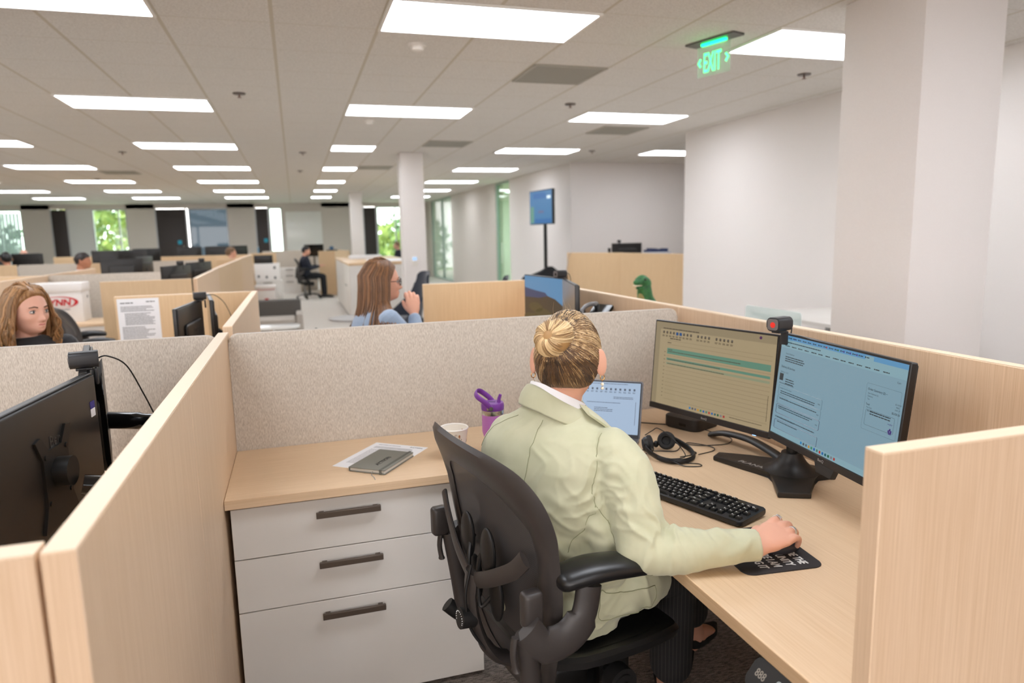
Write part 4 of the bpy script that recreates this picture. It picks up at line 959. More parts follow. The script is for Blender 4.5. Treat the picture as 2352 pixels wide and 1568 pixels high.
def aeron(t, detail=True):
    def full(half): return half + [(-y, z) for y, z in half[-2:0:-1]]
    so = [(p.x, p.y) for p in spline([(y, z, 0) for y, z in full(OUT)], 4, True)]; si = [(p.x, p.y) for p in spline([(y, z, 0) for y, z in full(INN)], 4, True)]
    n = len(so); rings = []
    for u, off in ((0,.004),(.12,-.008),(.35,-.013),(.75,-.010),(1,.0),(.85,.008),(.4,.011),(.1,.010)):
        ring = []
        for k in range(n):
            y = so[k][0]*(1-u)+si[k][0]*u; z = so[k][1]*(1-u)+si[k][1]*u
            ring.append(back_pt(y, z, off + (.0)))
        rings.append(ring)
    g = G(); g.rings(rings, cap=False, closed=True); part('back_frame', g, frm, t)
    g = G(); n_ = 16                     # woven membrane across the opening
    cy = [(y*.0, .68) for y, z in si]
    grid = []
    for r_ in range(n_+1):
        q = r_/n_*1.03; ring = []
        for k in range(n):
            y = si[k][0]*q; z = .68+(si[k][1]-.68)*q; p = back_pt(y, z, .004); p.x += .012*(1-q*q); ring.append(p)
        grid.append(ring)
    g.rings(grid[1:], cap=False); c0 = back_pt(0,.68,.016); vs = [g.b.verts.new(c0)]; g.b.verts.ensure_lookup_table()
    for k in range(n): g.b.faces.new([vs[0], g.b.verts[k], g.b.verts[(k+1)%n]])
    part('back_mesh', g, meshm, t)
    # spine: Y bracket from the sides down to the seat
    g = G()
    for s in (-1, 1):
        g.tube(spline([(bx_(.80)-.006, s*.235, .80),(bx_(.75)-.022, s*.19, .755),(bx_(.69)-.045, s*.10, .700),(bx_(.65)-.055, s*.028, .665)],6), [(.007,.021)]*19, 10, up=(0,0,1))
    g.tube(spline([(-.293,0,.675),(-.298,0,.62),(-.290,0,.55),(-.262,0,.47),(-.215,0,.42),(-.12,0,.395)],6), [(.030,.012)]*6+[(.026,.013)]*12+[(.032,.016)]*13, 12, up=(1,0,0))
    part('spine_bracket', g, frm, t)
    for z, s_ in ((.745,1),(.625,1)):
        for s in (-1,1):
            g = G(); g.M = Matrix.Translation((bx_(z)-.022, s*.060, z)); g.ell((0,0,0),(.013,.036,.062),18,14); part('lumbar_pad', g, frm2, t)
    g = G(); g.tube(spline([(-.262,-.05,.745),(-.285,-.03,.72),(-.288,-.03,.60),(-.262,-.05,.625)],5),[.006]*16,8); g.tube(spline([(-.262,.05,.745),(-.285,.03,.72),(-.288,.03,.60),(-.262,.05,.625)],5),[.006]*16,8)
    g.tube(spline([(-.300,-.012,.70),(-.318,-.012,.62),(-.305,-.010,.53),(-.27,-.02,.47)],5),[.004]*16,8); part('support_rods', g, frm2, t)
    g = G(); g.cyl((-.292,.0,.555),(-.330,.0,.560),.026,n=24); k_ = part('lumbar_knob', g, frm2, t)
    g = G()
    for j in range(14): a = R(-120+j*18); g.ell((-.3315, .019*math.sin(a), .560+.019*math.cos(a)), .0013, 6, 4)
    part('knob_dots', g, mat('key_legend'), k_)
    # seat
    seat = [(-.215,-.15),(-.20,-.215),(-.12,-.252),(.0,-.262),(.10,-.256),(.165,-.235),(.200,-.18),(.214,-.08),(.217,0)]
    so2 = seat+[(x,-y) for x, y in seat[-2::-1]]; so2 = [(p.x,p.y) for p in spline([(x,y,0) for x,y in so2],3,True)]
    def sz(x, y): return .500+.018*(abs(y)/.25)**2.5 - (.030*max(0,(x-.12)/.10)**2) + .010*max(0,(-x-.12)/.1)
    n = len(so2); rings = []
    for q, dz in ((.80,.000),(.88,.008),(.96,.010),(1.0,.0),(.98,-.020),(.88,-.030),(.80,-.012)):
        rings.append([Vector((x*q, y*q, sz(x*q,y*q)+dz)) for x, y in so2])
    g = G(); g.rings(rings, cap=False, closed=True); part('seat_frame', g, frm2, t)
    g = G(); rings = [[Vector((x*q, y*q, sz(x*q,y*q)-.012*(1-(q/.82)**2))) for x, y in so2] for q in (.02,.2,.4,.6,.75,.82)]
    g.rings(rings, cap=True); part('seat_mesh', g, frm2, t)
    # arms
    for s in (-1, 1):
        SH = Matrix.Translation((.055,-.022,0)) if s == 1 else Matrix()
        a = part('arm_post', GS(SH).tube([(-.268, s*.268, .40),(-.283, s*.282, .55),(-.298, s*.290, .665)], [(.020,.024)]*3, 12, up=(1,0,0)), frm, t)
        part('arm_lever', GS(SH).tube(spline([(-.325,s*.293,.665),(-.33,s*.293,.63),(-.325,s*.293,.59)],4),[(.009,.007)]*8+[(.013,.009)],10), frm, a)
        path = spline([(-.296,s*.292,.675),(-.262,s*.298,.632),(-.205,s*.300,.632),(-.160,s*.300,.672),(-.142,s*.296,.738)],7)
        part('arm_bracket', GS(SH).tube(path, [(.017,.034)]*8+[(.016,.040)]*13+[(.018,.030)]*8, 16, up=(1,0,0)), frm, t)
        g = G(); g.M = SH @ Matrix.Translation((-.105, s*.285, .752)) @ Matrix.Rotation(R(-s*6 if False else -8*1), 4, 'Z')
        g.limb([(-.092,0,.004),(-.03,0,.012),(.04,0,.010),(.100,0,.0)], [(.046,.025),(.050,.027),(.048,.025),(.038,.020)], n=22); part('arm_pad', g, padm, t)
    # frame links at the lower back
    for s in (-1,1):
        g = G(); g.M = Matrix.Translation((-.272, s*.270, .705)); g.prism(rr2(-.024,.024,-.018,.018,.012,4),-.042,.040,.010,3); part('back_pivot', g, frm, t)
        g = G(); g.tube(spline([(-.262,s*.262,.45),(-.20,s*.245,.40),(-.08,s*.20,.385),(.0,s*.10,.385)],5),[(.016,.022)]*16,12,up=(0,0,1)); part('swing_arm', g, frm2, t)
        g = G(); g.cyl((-.03,s*.235,.445),(-.03,s*.272,.445),.038,n=28).cyl((-.03,s*.272,.445),(-.03,s*.277,.445),.026,n=24).cyl((-.03,s*.277,.445),(-.03,s*.281,.445),.010,n=12)
        g.tube([(-.03,s*.25,.445),(-.035,s*.25,.39),(-.05,s*.20,.36)],[(.026,.014)]*3,10,up=(1,0,0)); part('seat_pivot', g, frm2, t)
    g = G(); g.prism(rr2(-.14,.12,-.11,.11,.03,4), .33, .415, .015, 3); part('tilt_mechanism', g, frm2, t)
    g = G(); g.cyl((.03,-.10,.375),(.05,-.285,.355),.010,n=12).cyl((.043,-.235,.360),(.055,-.325,.350),.022,n=20); kk = part('tilt_lever', g, frm2, t)
    g = G(); 
    for j in range(12): a = R(-150+j*22); g.ell((.0565+.016*math.cos(a), -.3265, .350+.016*math.sin(a)), .0012, 6, 4)
    part('lever_dots', g, mat('key_legend'), kk)
    part('gas_post', G().cyl((0,0,.12),(0,0,.34),.025,n=20).cyl((0,0,.07),(0,0,.20),.032,n=20), frm2, t)
    for k in range(5):
        a = R(36+72*k); c, s = math.cos(a), math.sin(a)
        leg = part('base_leg', G().tube(spline([(0,0,.105),(c*.12,s*.12,.112),(c*.30,s*.30,.075)],4), [(.026,.018)]*3+[(.024,.016)]*3+[(.018,.011)]*3, 10, up=(0,0,1)), frm2, t)
        cx, cy = c*.305, s*.305; g = G()
        for q in (-1,1): g.cyl((cx-s*q*.008, cy+c*q*.008, .029),(cx-s*q*.026, cy+c*q*.026, .029),.029,n=18)
        g.cyl((cx,cy,.029),(cx,cy,.075),.009,n=10); part('caster', g, black, leg)
    return t
ch = aeron(thing('office_chair', 'graphite mesh task chair the blonde woman sits on', 'chair', (.656, 1.634, 0), R(10)))
def chair_copy(x, y, rz, lab): return clone(ch, (x, y, 0), R(rz), lab)
chair_copy(-1.50, 6.25, 25, 'empty grey mesh task chair left of the honey panel')
chair_copy(-1.42, 3.42, -15, 'mesh task chair of the auburn haired woman')
chair_copy(.40, 3.78, 4, 'mesh task chair of the woman with glasses')
chair_copy(.29, 18.35, 3, 'mesh task chair of the man in the dark jacket')
# ================================================================ people
from mathutils.bvhtree import BVHTree
def organic(g, voxel, smooth=4, disp=None):
    """fuse the overlapping shapes of g into one continuous skin"""
    bmesh.ops.recalc_face_normals(g.b, faces=g.b.faces)
    me = bpy.data.meshes.new('tmp'); g.b.to_mesh(me); g.b.free()
    o = bpy.data.objects.new('tmp', me); C.objects.link(o)
    m = o.modifiers.new('r', 'REMESH'); m.mode = 'VOXEL'; m.voxel_size = voxel; m.adaptivity = 0
    if smooth:
        s = o.modifiers.new('s', 'SMOOTH'); s.iterations = smooth; s.factor = .5
    dg = bpy.context.evaluated_depsgraph_get(); r = bpy.data.meshes.new_from_object(o.evaluated_get(dg))
    bpy.data.objects.remove(o); bpy.data.meshes.remove(me)
    if disp:
        n = len(r.vertices); co = np.empty(n*3); r.vertices.foreach_get('co', co); co = co.reshape(-1,3)
        no = np.empty(n*3); r.vertices.foreach_get('normal', no); no = no.reshape(-1,3)
        co = co + no*disp(co)[:,None]; r.vertices.foreach_set('co', co.ravel()); r.update()
    for p in r.polygons: p.use_smooth = True
    return r
def folds(co, F):
    """cloth creases: each is (A, B, width, height)"""
    d = np.zeros(len(co))
    for A, B, w_, h_ in F:
        A = np.array(A); B = np.array(B); ab = B-A; L2 = ab@ab
        t = np.clip(((co-A)@ab)/L2, 0, 1); q = A+t[:,None]*ab; r = np.linalg.norm(co-q, axis=1)
        d += h_*np.exp(-(r/w_)**2)*(.35+.65*np.sin(np.clip(t*np.pi,0.05,np.pi-.05)))
    return d
def smooth01(x): x = np.clip(x,0,1); return x*x*(3-2*x)
def headpts(nu=72, nv=56, female=True):
    P = []
    for i in range(nv+1):
        a = -PI/2+PI*i/nv
        for j in range(nu):
            b_ = 2*PI*j/nu; P.append((math.cos(a)*math.cos(b_), math.cos(a)*math.sin(b_), math.sin(a)))
    D = np.array(P); p = D*np.array([.094,.0735,.113]); t = np.clip(-p[:,2]/.113,0,1)
    fr = smooth01(D[:,0]*1.6)
    p[:,1] *= 1-.26*t**1.6; bk = D[:,0] < 0
    p[bk,0] *= (1-.42*t[bk]**1.3); up = (D[:,2] > 0) & bk; p[up,0] *= 1.10
    Y, Z = p[:,1].copy(), p[:,2].copy()
    def bump(y, z, sy, sz, dx, dy=0, dz=0, sym=True):
        for s in ((1,-1) if (sym and y) else (1,)):
            w_ = np.exp(-((Y-y*s)/sy)**2-((Z-z)/sz)**2)*fr
            p[:,0] += dx*w_; p[:,1] += dy*s*w_; p[:,2] += dz*w_
    bump(0,-.090,.026,.024,.027,0,.002); bump(0,-.062,.032,.022,.010); bump(0,-.028,.0095,.011,.022,0,-.002); bump(0,-.010,.008,.022,.011)
    bump(.0115,-.034,.006,.006,.006); bump(.028,.024,.018,.009,.005); bump(.031,.004,.014,.011,-.009); bump(.044,-.026,.018,.016,.005,.003)
    bump(0,-.0535,.019,.0035,.0045); bump(0,-.0625,.016,.004,.005); bump(0,-.058,.020,.0018,-.0028); bump(0,-.074,.014,.005,-.004)
    bump(.030,-.080,.02,.02,.010)
    return D, p, nu, nv
def addgrid(g, p, nu, nv, M=None):
    old = g.M; g.M = (old @ M) if M is not None else old
    vs = [tuple(q) for q in p]; fs = []
    for i in range(nv):
        for j in range(nu):
            a = i*nu+j; b_ = i*nu+(j+1)%nu; fs.append((a, b_, b_+nu, a+nu))
    g.add(vs, fs); g.M = old
def add_head(g, M, female=True):
    D, p, nu, nv = headpts(); addgrid(g, p, nu, nv, M)
    old = g.M
    for s in (-1, 1):
        g.M = old @ M @ Matrix.Translation((-.012, s*.0835, -.004)) @ Matrix.Rotation(s*R(42), 4, 'Z') @ Matrix.Rotation(R(-8), 4, 'Y')
        vs0 = len(g.b.verts); g.ell((-.004, s*.004, 0), (.0190, .0062, .0350), 18, 16)
        g.tube([(.004+.0*math.cos(t), s*.004, 0) for t in (0,)]*1+[(.004,s*.002,-.015)], .004, 6) if False else None
    g.M = old
def zb(x):
    return np.interp(x, [-.11,-.08,-.045,-.022,-.008,.010,.025,.045,.070,.085,.1], [-.062,-.062,-.066,-.060,-.030,.012,.028,.052,.070,.074,.076])
def hair_cap(thick=.009, zb_=zb, soft=.010):
    D, p, nu, nv = headpts(96, 72); s = smooth01((p[:,2]-zb_(p[:,0]))/soft+.5)
    off = -.004+(thick+.004)*s
    n = p/np.array([.094,.0735,.113])**2; n /= np.linalg.norm(n,axis=1)[:,None]
    return p+n*off[:,None], nu, nv
skin = mat('skin_light', (224,168,142), .5, sss=.06); skin2 = mat('skin_rosy', (224,172,150), .5, sss=.06); skin3 = mat('skin_tan', (188,128,98), .5, sss=.05)
def hairmat(name, a, b, c=None, rough=.42):
    if name in MATS: return MATS[name]
    m = mat(name, a, rough); add_noise(m, b, (130,130,16), 3, .3, .7, .35, .002, .6); return m
def hand(g, M, curl=.9, side=1, spread=1.0):
    """hand in local frame: x forward, y toward the thumb side * side, z up (back of the hand)"""
    old = g.M; g.M = old @ M; s = side
    g.limb([(-.032,0,-.002),(-.008,0,0),(.02,.0,.003),(.055,.001*s,.004),(.080,-.002*s,.004)], [(.0225,.018),(.025,.0175),(.034,.017),(.040,.0145),(.038,.0115)], up=(0,0,1), n=22, sub=4)
    for bx0, by, ln, r_, cu in ((.086,.029,.072,.0090,1.0),(.092,.009,.078,.0092,1.0),(.087,-.011,.072,.0088,1.05),(.076,-.029,.058,.0078,1.1)):
        a = 0.12; P = [Vector((bx0-.022,by*s,.004)), Vector((bx0,by*s*1.03,.008))]; q = P[-1].copy(); yaw = by*s*.9*spread
        for f, da in ((.44,.30*curl*cu),(.30,.62*curl*cu),(.26,.45*curl*cu)):
            a += da; q = q+Vector((math.cos(a)*math.cos(yaw), math.cos(a)*math.sin(yaw), -math.sin(a)))*ln*f; P.append(q)
        g.limb(P, [r_*1.12, r_*1.10, r_*1.02, r_*.94, r_*.80], n=14, sub=3)
    g.limb([(.008,.018*s,-.002),(.030,.036*s,-.008),(.055,.045*s,-.018),(.078,.047*s,-.030)], [.0155,.0125,.0108,.0085], n=14, sub=3)
    g.M = old
# ---------------------------------------------------------------- the blonde woman at the desk
W = thing('person', 'woman with a blonde bun in a sage green blazer, working with a mouse', 'person', (.60, 1.62, 0))
WI = Matrix.Translation((-.60,-1.62,0))
HM = Matrix.Translation((.632,1.590,1.190)) @ Matrix.Rotation(R(57),4,'Z') @ Matrix.Rotation(R(6),4,'Y')
g = G(); g.M = WI
add_head(g, HM)
g.limb([(.622,1.582,1.150),(.608,1.590,1.09),(.598,1.600,1.03)], [(.050,.052),(.051,.054),(.062,.062)], n=24, up=(1,0,0))
g.limb([(.60,1.60,1.03),(.585,1.605,.93),(.565,1.615,.78),(.585,1.62,.62),(.60,1.62,.56)], [(.08,.05),(.13,.08),(.13,.085),(.155,.10),(.15,.10)], up=(.79,.61,0))
g.limb([(.69,1.47,.97),(.715,1.355,.80)],[.038,.034]); g.limb([(.715,1.345,.782),(.935,1.270,.790)],[(.034,.032),(.023,.020)])
g.limb([(.510,1.715,.96),(.625,1.85,.76)],[.038,.034]); g.limb([(.625,1.855,.75),(.83,1.82,.665)],[(.036,.034),(.026,.022)])
HT = Matrix.Translation((.970,1.263,.792)) @ Matrix.Rotation(R(20),4,'Z') @ Matrix.Rotation(R(-4),4,'Y') @ Matrix.Rotation(R(20),4,'X')
hand(g, HT, .85, 1, 2.6)
hand(g, Matrix.Translation((.855,1.815,.662)) @ Matrix.Rotation(R(-12),4,'Z') @ Matrix.Rotation(R(14),4,'Y'), .5, -1)
g.limb([(.62,1.53,.585),(.95,1.64,.575)],[.07,.055]); g.limb([(.58,1.70,.585),(1.07,1.83,.57)],[.07,.055])
g.limb([(.965,1.645,.545),(.99,1.69,.38),(1.03,1.757,.14),(1.045,1.78,.085)],[(.050,.052),(.050,.052),(.033,.035),(.034,.036)])
g.limb([(1.09,1.83,.54),(1.15,1.89,.36),(1.222,1.952,.17),(1.245,1.968,.105)],[(.050,.052),(.050,.052),(.033,.035),(.034,.036)])
def foot(g, a, toe, heel):
    a, toe, heel = Vector(a), Vector(toe), Vector(heel)
    g.limb([heel, heel.lerp(toe,.35)+Vector((0,0,.020)), heel.lerp(toe,.7)+Vector((0,0,.008)), toe], [(.026,.026),(.030,.027),(.036,.017),(.022,.009)], n=18)
    g.limb([a, heel+Vector((0,0,.015))], [(.033,.034),(.028,.028)], n=16)
foot(g, (1.040,1.785,.085), (1.125,1.955,.022), (1.030,1.785,.055))
foot(g, (1.245,1.968,.105), (1.385,2.075,.045), (1.235,1.962,.075))
wb_ = link('body', organic(g, .0032, 3), skin, W)
# hair: combed cap, strands drawn back to the bun
hb = mat('hair_brown', (132,100,68), .45); add_noise(hb, (98,72,48), (120,120,120), 3, .3, .7)
strand_m = [mat('strand_gold', (232,204,160), .36), mat('strand_blond', (190,156,110), .38), mat('strand_honey', (150,116,78), .4), mat('strand_brown', (106,78,54), .42), mat('strand_root', (78,62,50), .45)]
cp_, nu, nv = hair_cap(.0085)
g = G(); g.M = WI; addgrid(g, cp_, nu, nv, HM); hair = part('hair', g, hb, W, sharp=80)
bunc = np.array([-.104,.014,.058])       # bun centre in head space
def cap_r(d, off):                        # point of the hair surface in direction d
    q = np.array(d)/np.array([.094,.0735,.113]); k = 1/np.linalg.norm(q); p = np.array(d)*k
    t = max(0,-p[2]/.113); p[1] *= 1-.26*t**1.6
    if p[0] < 0: p[0] *= (1-.42*t**1.3)*(1.10 if p[2] > 0 else 1)
    n = p/np.array([.094,.0735,.113])**2; n /= np.linalg.norm(n); return p+n*off
rnd = random.Random(21); gs = [G() for _ in range(5)]
for gg in gs: gg.M = WI @ HM
bd = bunc/np.linalg.norm(bunc); cnt = 0
while cnt < 3400:
    d = np.array([rnd.gauss(0,1),rnd.gauss(0,1),rnd.gauss(0,1)]); d /= np.linalg.norm(d); p = cap_r(d, 0)
    if p[2] < zb(p[0])+.001: continue
    if d@bd > .93: continue
    cnt += 1; P = []; n_ = 9; e = .0088+rnd.uniform(0,.0018); 
    wob = rnd.gauss(0,.035); ax = np.cross(d, bd); ax /= max(1e-6, np.linalg.norm(ax))
    for k in range(n_):
        t = k/(n_-1); v = d*(1-t)+bd*t*.97; v /= np.linalg.norm(v); v = v+ax*wob*math.sin(PI*t); v /= np.linalg.norm(v)
        P.append(tuple(cap_r(v, e+.004*t**3 - (.002 if k == 0 else 0))))
    low = p[2] < -.008; top = p[2] > .075
    f = noise.noise(Vector((d[0]*5, d[1]*5, d[2]*5)))*1.2+rnd.gauss(0,.15)
    if low: mi = 3 if f < .26 else (2 if f < .5 else 1); mi = 4 if f < -.18 else mi
    elif top: mi = 4 if f < -.15 else (2 if f < .05 else (1 if f < .3 else 0))
    else: mi = 3 if f < -.22 else (2 if f < -.02 else (1 if f < .22 else 0))
    r_ = rnd.uniform(.0005,.0010); gs[mi].tube(P, [r_*.5]+[r_]*(n_-2)+[r_*.8], 4)
def merge_parts(name, gl, mats, parent):
    """one mesh, one material slot per colour"""
    gm = G(); me_all = bpy.data.meshes.new(name); b = bmesh.new()
    for i, gg in enumerate(gl):
        n0 = len(b.faces); t_ = bpy.data.meshes.new('t'); gg.b.to_mesh(t_); gg.b.free(); b.from_mesh(t_); bpy.data.meshes.remove(t_)
        b.faces.ensure_lookup_table()
        for f in b.faces[n0:]: f.material_index = i; f.smooth = True
    b.to_mesh(me_all); b.free(); o = link(name, me_all, mats, parent); return o
so_ = merge_parts('hair_strands', gs, strand_m, W); so_['kind'] = 'stuff'
# flyaways
g = G(); g.M = WI @ HM
for k in range(26):
    d = np.array([rnd.uniform(-1,-.1),rnd.uniform(-.2,.9),rnd.uniform(.3,1)]); d /= np.linalg.norm(d); a = cap_r(d,.008); o_ = np.array([rnd.gauss(0,.3),rnd.gauss(0,.4),rnd.gauss(0.2,.3)]); L_ = rnd.uniform(.01,.028)
    g.tube([tuple(a), tuple(a+(d+o_*.4)*L_*.5), tuple(a+(d+o_)*L_)], [.00022,.0002,.0001], 3)
part('flyaway_hair', g, strand_m[1], W)['kind'] = 'stuff'
# bun
q_ = Vector((-.95,.22,.22)).to_track_quat('Z','Y').to_matrix().to_4x4(); BM = WI @ HM @ Matrix.Translation(tuple(bunc)) @ q_
g = G(); g.M = BM; g.ell((0,0,0),(.0435,.0405,.031),30,20); bun = part('bun', g, mat('bun_core', (176,136,86), .45), W)
gs = [G() for _ in range(3)]
for gg in gs: gg.M = BM
for k in range(820):
    a = 2*PI*k/820+rnd.gauss(0,.02); tw = .55+rnd.gauss(0,.10); e = rnd.uniform(.97,1.065)*(1+.03*math.sin(a*9)); P = []
    lobe = 1+.07*math.sin(a*2+.8)+.05*math.sin(a*3+2)
    for j in range(12):
        t = j/11; ph = .10+t*1.95; aa = a+tw*t*1.3; rr_ = math.sin(ph); P.append((.0450*e*lobe*rr_*math.cos(aa)-.004*(1-t), .0418*e*lobe*rr_*math.sin(aa), .033*e*math.cos(ph)-(.012 if j == 0 else .003 if j == 1 else 0)))
    r_ = rnd.uniform(.0006,.0012); f = math.sin(a*7)*.3+rnd.gauss(0,.35); mi = 0 if f > .0 else (1 if f > -.32 else 2)
    gs[mi].tube(P, [r_*.6]+[r_]*10+[r_*.5], 4)
merge_parts('bun_strands', gs, [mat('bun_gold', (234,204,156), .34), strand_m[1], strand_m[2]], bun)['kind'] = 'stuff'
# face features
def face_parts(parent, M, iris=(70,84,92), lip=(186,98,94), brow=(98,70,52), ww=None):
    pre = ww or Matrix()
    for s in (-1,1):
        g = G(); g.M = pre @ M; g.ell((.0755,s*.031,.004),(.0115,.0125,.0085),16,12); e = part('eye', g, mat('eye_white', (214,204,198), .3), parent)
        g = G(); g.M = pre @ M; g.ell((.0850,s*.0305,.004),(.0025,.0048,.0050),14,10); part('iris', g, mat('iris_%d' % iris[0], iris, .15), e)
        g = G(); g.M = pre @ M; g.tube([(.0835,s*.0185,.0065),(.0885,s*.031,.0125),(.0800,s*.0445,.0065)],[.0010,.0018,.0012],6); g.tube([(.083,s*.019,-.001),(.0865,s*.031,-.004),(.0795,s*.0435,-.001)],[.0007,.0009,.0008],6); part('eyelid', g, mat('lash_dark', (70,48,40), .6), e)
        g = G(); g.M = pre @ M; g.tube([(.0925,s*.014,.0235),(.0910,s*.030,.0285),(.0790,s*.048,.0235)],[(.0012,.0030),(.0012,.0030),(.0008,.0012)],8); part('eyebrow', g, mat('brow_%d' % brow[0], brow, .8), parent)
    g = G(); g.M = pre @ M
    g.tube([(.0830,-.0215,-.0570),(.0955,-.008,-.0530),(.0965,0,-.0545),(.0955,.008,-.0530),(.0830,.0215,-.0570)],[.0012,.0034,.0032,.0034,.0012],8); g.tube([(.0830,-.0205,-.0580),(.0955,0,-.0625),(.0830,.0205,-.0580)],[.0012,.0044,.0012],8)
    part('lips', g, mat('lips_%d' % lip[1], lip, .4), parent)
face_parts(W, HM, ww=WI)
# earrings
pearl = mat('pearl', (238,228,206), .2, coat=.5); gold = mat('gold', (212,160,90), .25, 1)
for s in (-1,1):
    t0 = HM @ Vector((-.010, s*.087, -.036)); q = Vector((t0.x, t0.y, t0.z-.006)); g = G(); g.M = WI
    g.tube([(q.x+.007*math.sin(2*PI*k/16)*.8, q.y, q.z+.007*math.cos(2*PI*k/16)) for k in range(17)], .0011, 8); g.cyl((q.x,q.y,q.z-.006),(q.x,q.y,q.z-.030),.0005,n=6)
    er = part('earring', g, gold, W); g = G(); g.M = WI; g.ell((q.x,q.y,q.z-.017),.0042,16,12); g.ell((q.x,q.y,q.z-.027),.0040,16,12); part('pearl', g, pearl, er)
# blazer
blz = mat('sage_blazer', (196,194,163), .8, sheen=.2); add_noise(blz, (187,186,154), (14,14,14), 3, .35, .65); 
tf = Vector((math.cos(R(38)), math.sin(R(38)), 0))
def ring(cx, cy, z, hw, hd, yaw, n=40, e=2.3, dz=0):
    a = R(yaw); f = Vector((math.cos(a),math.sin(a),0)); l = Vector((-math.sin(a),math.cos(a),0)); out = []
    for j in range(n):
        t = 2*PI*j/n; c_, s_ = math.cos(t), math.sin(t); x = hd*math.copysign(abs(c_)**(2/e),c_); y = hw*math.copysign(abs(s_)**(2/e),s_)
        out.append(Vector((cx,cy,z))+f*x+l*y+Vector((0,0,dz*c_)))
    return out
def loftring(secs, k=4):
    S = []
    for i in range(len(secs)-1):
        for q in range(k):
            t = q/k; p0 = secs[max(i-1,0)]; p1 = secs[i]; p2 = secs[i+1]; p3 = secs[min(i+2,len(secs)-1)]
            S.append([.5*((2*b_)+(-a_+c_)*t+(2*a_-5*b_+4*c_-d_)*t*t+(-a_+3*b_-3*c_+d_)*t**3) for a_,b_,c_,d_ in zip(p0,p1,p2,p3)])
    S.append(list(secs[-1])); return S
g = G(); g.M = WI
secs = [(.600,1.622,.525,.190,.150,12),(.592,1.620,.585,.205,.150,13),(.578,1.617,.67,.187,.130,16),(.570,1.606,.77,.172,.126,22),(.573,1.600,.86,.184,.128,30),(.580,1.598,.94,.190,.122,36),(.586,1.598,.99,.180,.108,38),(.592,1.598,1.028,.145,.088,38),(.597,1.600,1.055,.100,.070,38),(.600,1.600,1.085,.068,.060,38)]
g.rings([ring(*s) for s in loftring(secs)])
# sleeves
g.limb([(.682,1.480,.982),(.708,1.437,.935),(.716,1.392,.86),(.712,1.345,.785)], [(.060,.066),(.068,.070),(.064,.066),(.058,.058)], n=26, sub=6)
g.limb([(.716,1.340,.780),(.775,1.315,.782),(.86,1.290,.788),(.915,1.275,.792)], [(.056,.050),(.054,.050),(.047,.043),(.042,.037)], n=26, sub=6)
g.tube([(.88,1.284,.790),(.915,1.274,.792),(.958,1.260,.793)], [(.043,.037),(.042,.036),(.040,.035)], 26)
g.limb([(.510,1.712,.975),(.530,1.755,.93),(.575,1.82,.84),(.625,1.855,.765)], [(.056,.060),(.058,.060),(.056,.058),(.052,.052)], n=26, sub=6)
g.limb([(.625,1.855,.760),(.70,1.85,.72),(.82,1.822,.672)], [(.054,.050),(.050,.046),(.040,.036)], n=26, sub=6)
# side of the blazer under the arm
g.limb([(.645,1.500,.93),(.655,1.480,.82),(.660,1.475,.70)], [(.075,.06),(.078,.06),(.09,.07)], n=24, sub=5, up=(1,0,0))
# skirt of the blazer over the thigh
g.limb([(.60,1.500,.610),(.69,1.505,.620),(.78,1.530,.612),(.835,1.545,.600)], [(.085,.085),(.094,.082),(.092,.074),(.072,.060)], n=28, sub=6)
g.limb([(.60,1.70,.60),(.72,1.74,.61)], [(.085,.08),(.085,.07)], n=24)
FD = [((.742,1.365,.835),(.800,1.330,.828),.011,.011),((.735,1.350,.800),(.815,1.330,.822),.009,-.009),((.70,1.32,.80),(.79,1.295,.812),.012,.008),((.745,1.30,.765),(.82,1.32,.825),.009,.009),((.77,1.29,.765),(.85,1.31,.828),.010,-.007),
      ((.79,1.275,.772),(.87,1.295,.83),.009,.006),((.66,1.40,.93),(.76,1.40,.90),.012,.008),((.66,1.385,.905),(.76,1.385,.875),.011,-.007),((.665,1.37,.875),(.765,1.365,.850),.010,.007),((.67,1.35,.84),(.74,1.36,.82),.009,-.006),
      ((.64,1.395,.955),(.76,1.43,.965),.014,.008),((.55,1.42,.84),(.69,1.40,.80),.014,.008),((.53,1.44,.80),(.66,1.42,.755),.012,-.008),((.52,1.46,.78),(.64,1.44,.72),.012,.007),((.50,1.49,.76),(.60,1.46,.70),.014,.006),
      ((.60,1.44,.64),(.80,1.46,.61),.012,-.006),((.62,1.43,.61),(.82,1.47,.575),.012,.007),((.66,1.42,.585),(.84,1.49,.545),.010,-.006),((.46,1.60,.98),(.50,1.52,.86),.02,.004),((.47,1.56,.93),(.52,1.48,.80),.02,-.004),((.55,1.50,.97),(.54,1.46,.82),.02,.004),
      ((.86,1.245,.80),(.92,1.27,.84),.010,-.004),((.88,1.235,.79),(.94,1.24,.835),.010,.004)]
shift = np.array([-.60,-1.62,0])
WR = [((.745,1.36,.82),.085,(1,.1,.35),40,.013),((.72,1.33,.80),.075,(.9,0,.6),34,.009),((.66,1.42,.89),.095,(.6,-.25,-.7),24,.009),((.55,1.48,.77),.13,(.1,0,1),22,.009),((.75,1.46,.60),.13,(.15,0,1),24,.009),((.50,1.56,.93),.13,(.8,-.6,.15),13,.006),((.87,1.27,.81),.07,(1,0,.1),30,.005),((.70,1.40,.95),.08,(.3,0,1),30,.007),((.60,1.44,.67),.10,(0,.2,1),22,.007)]
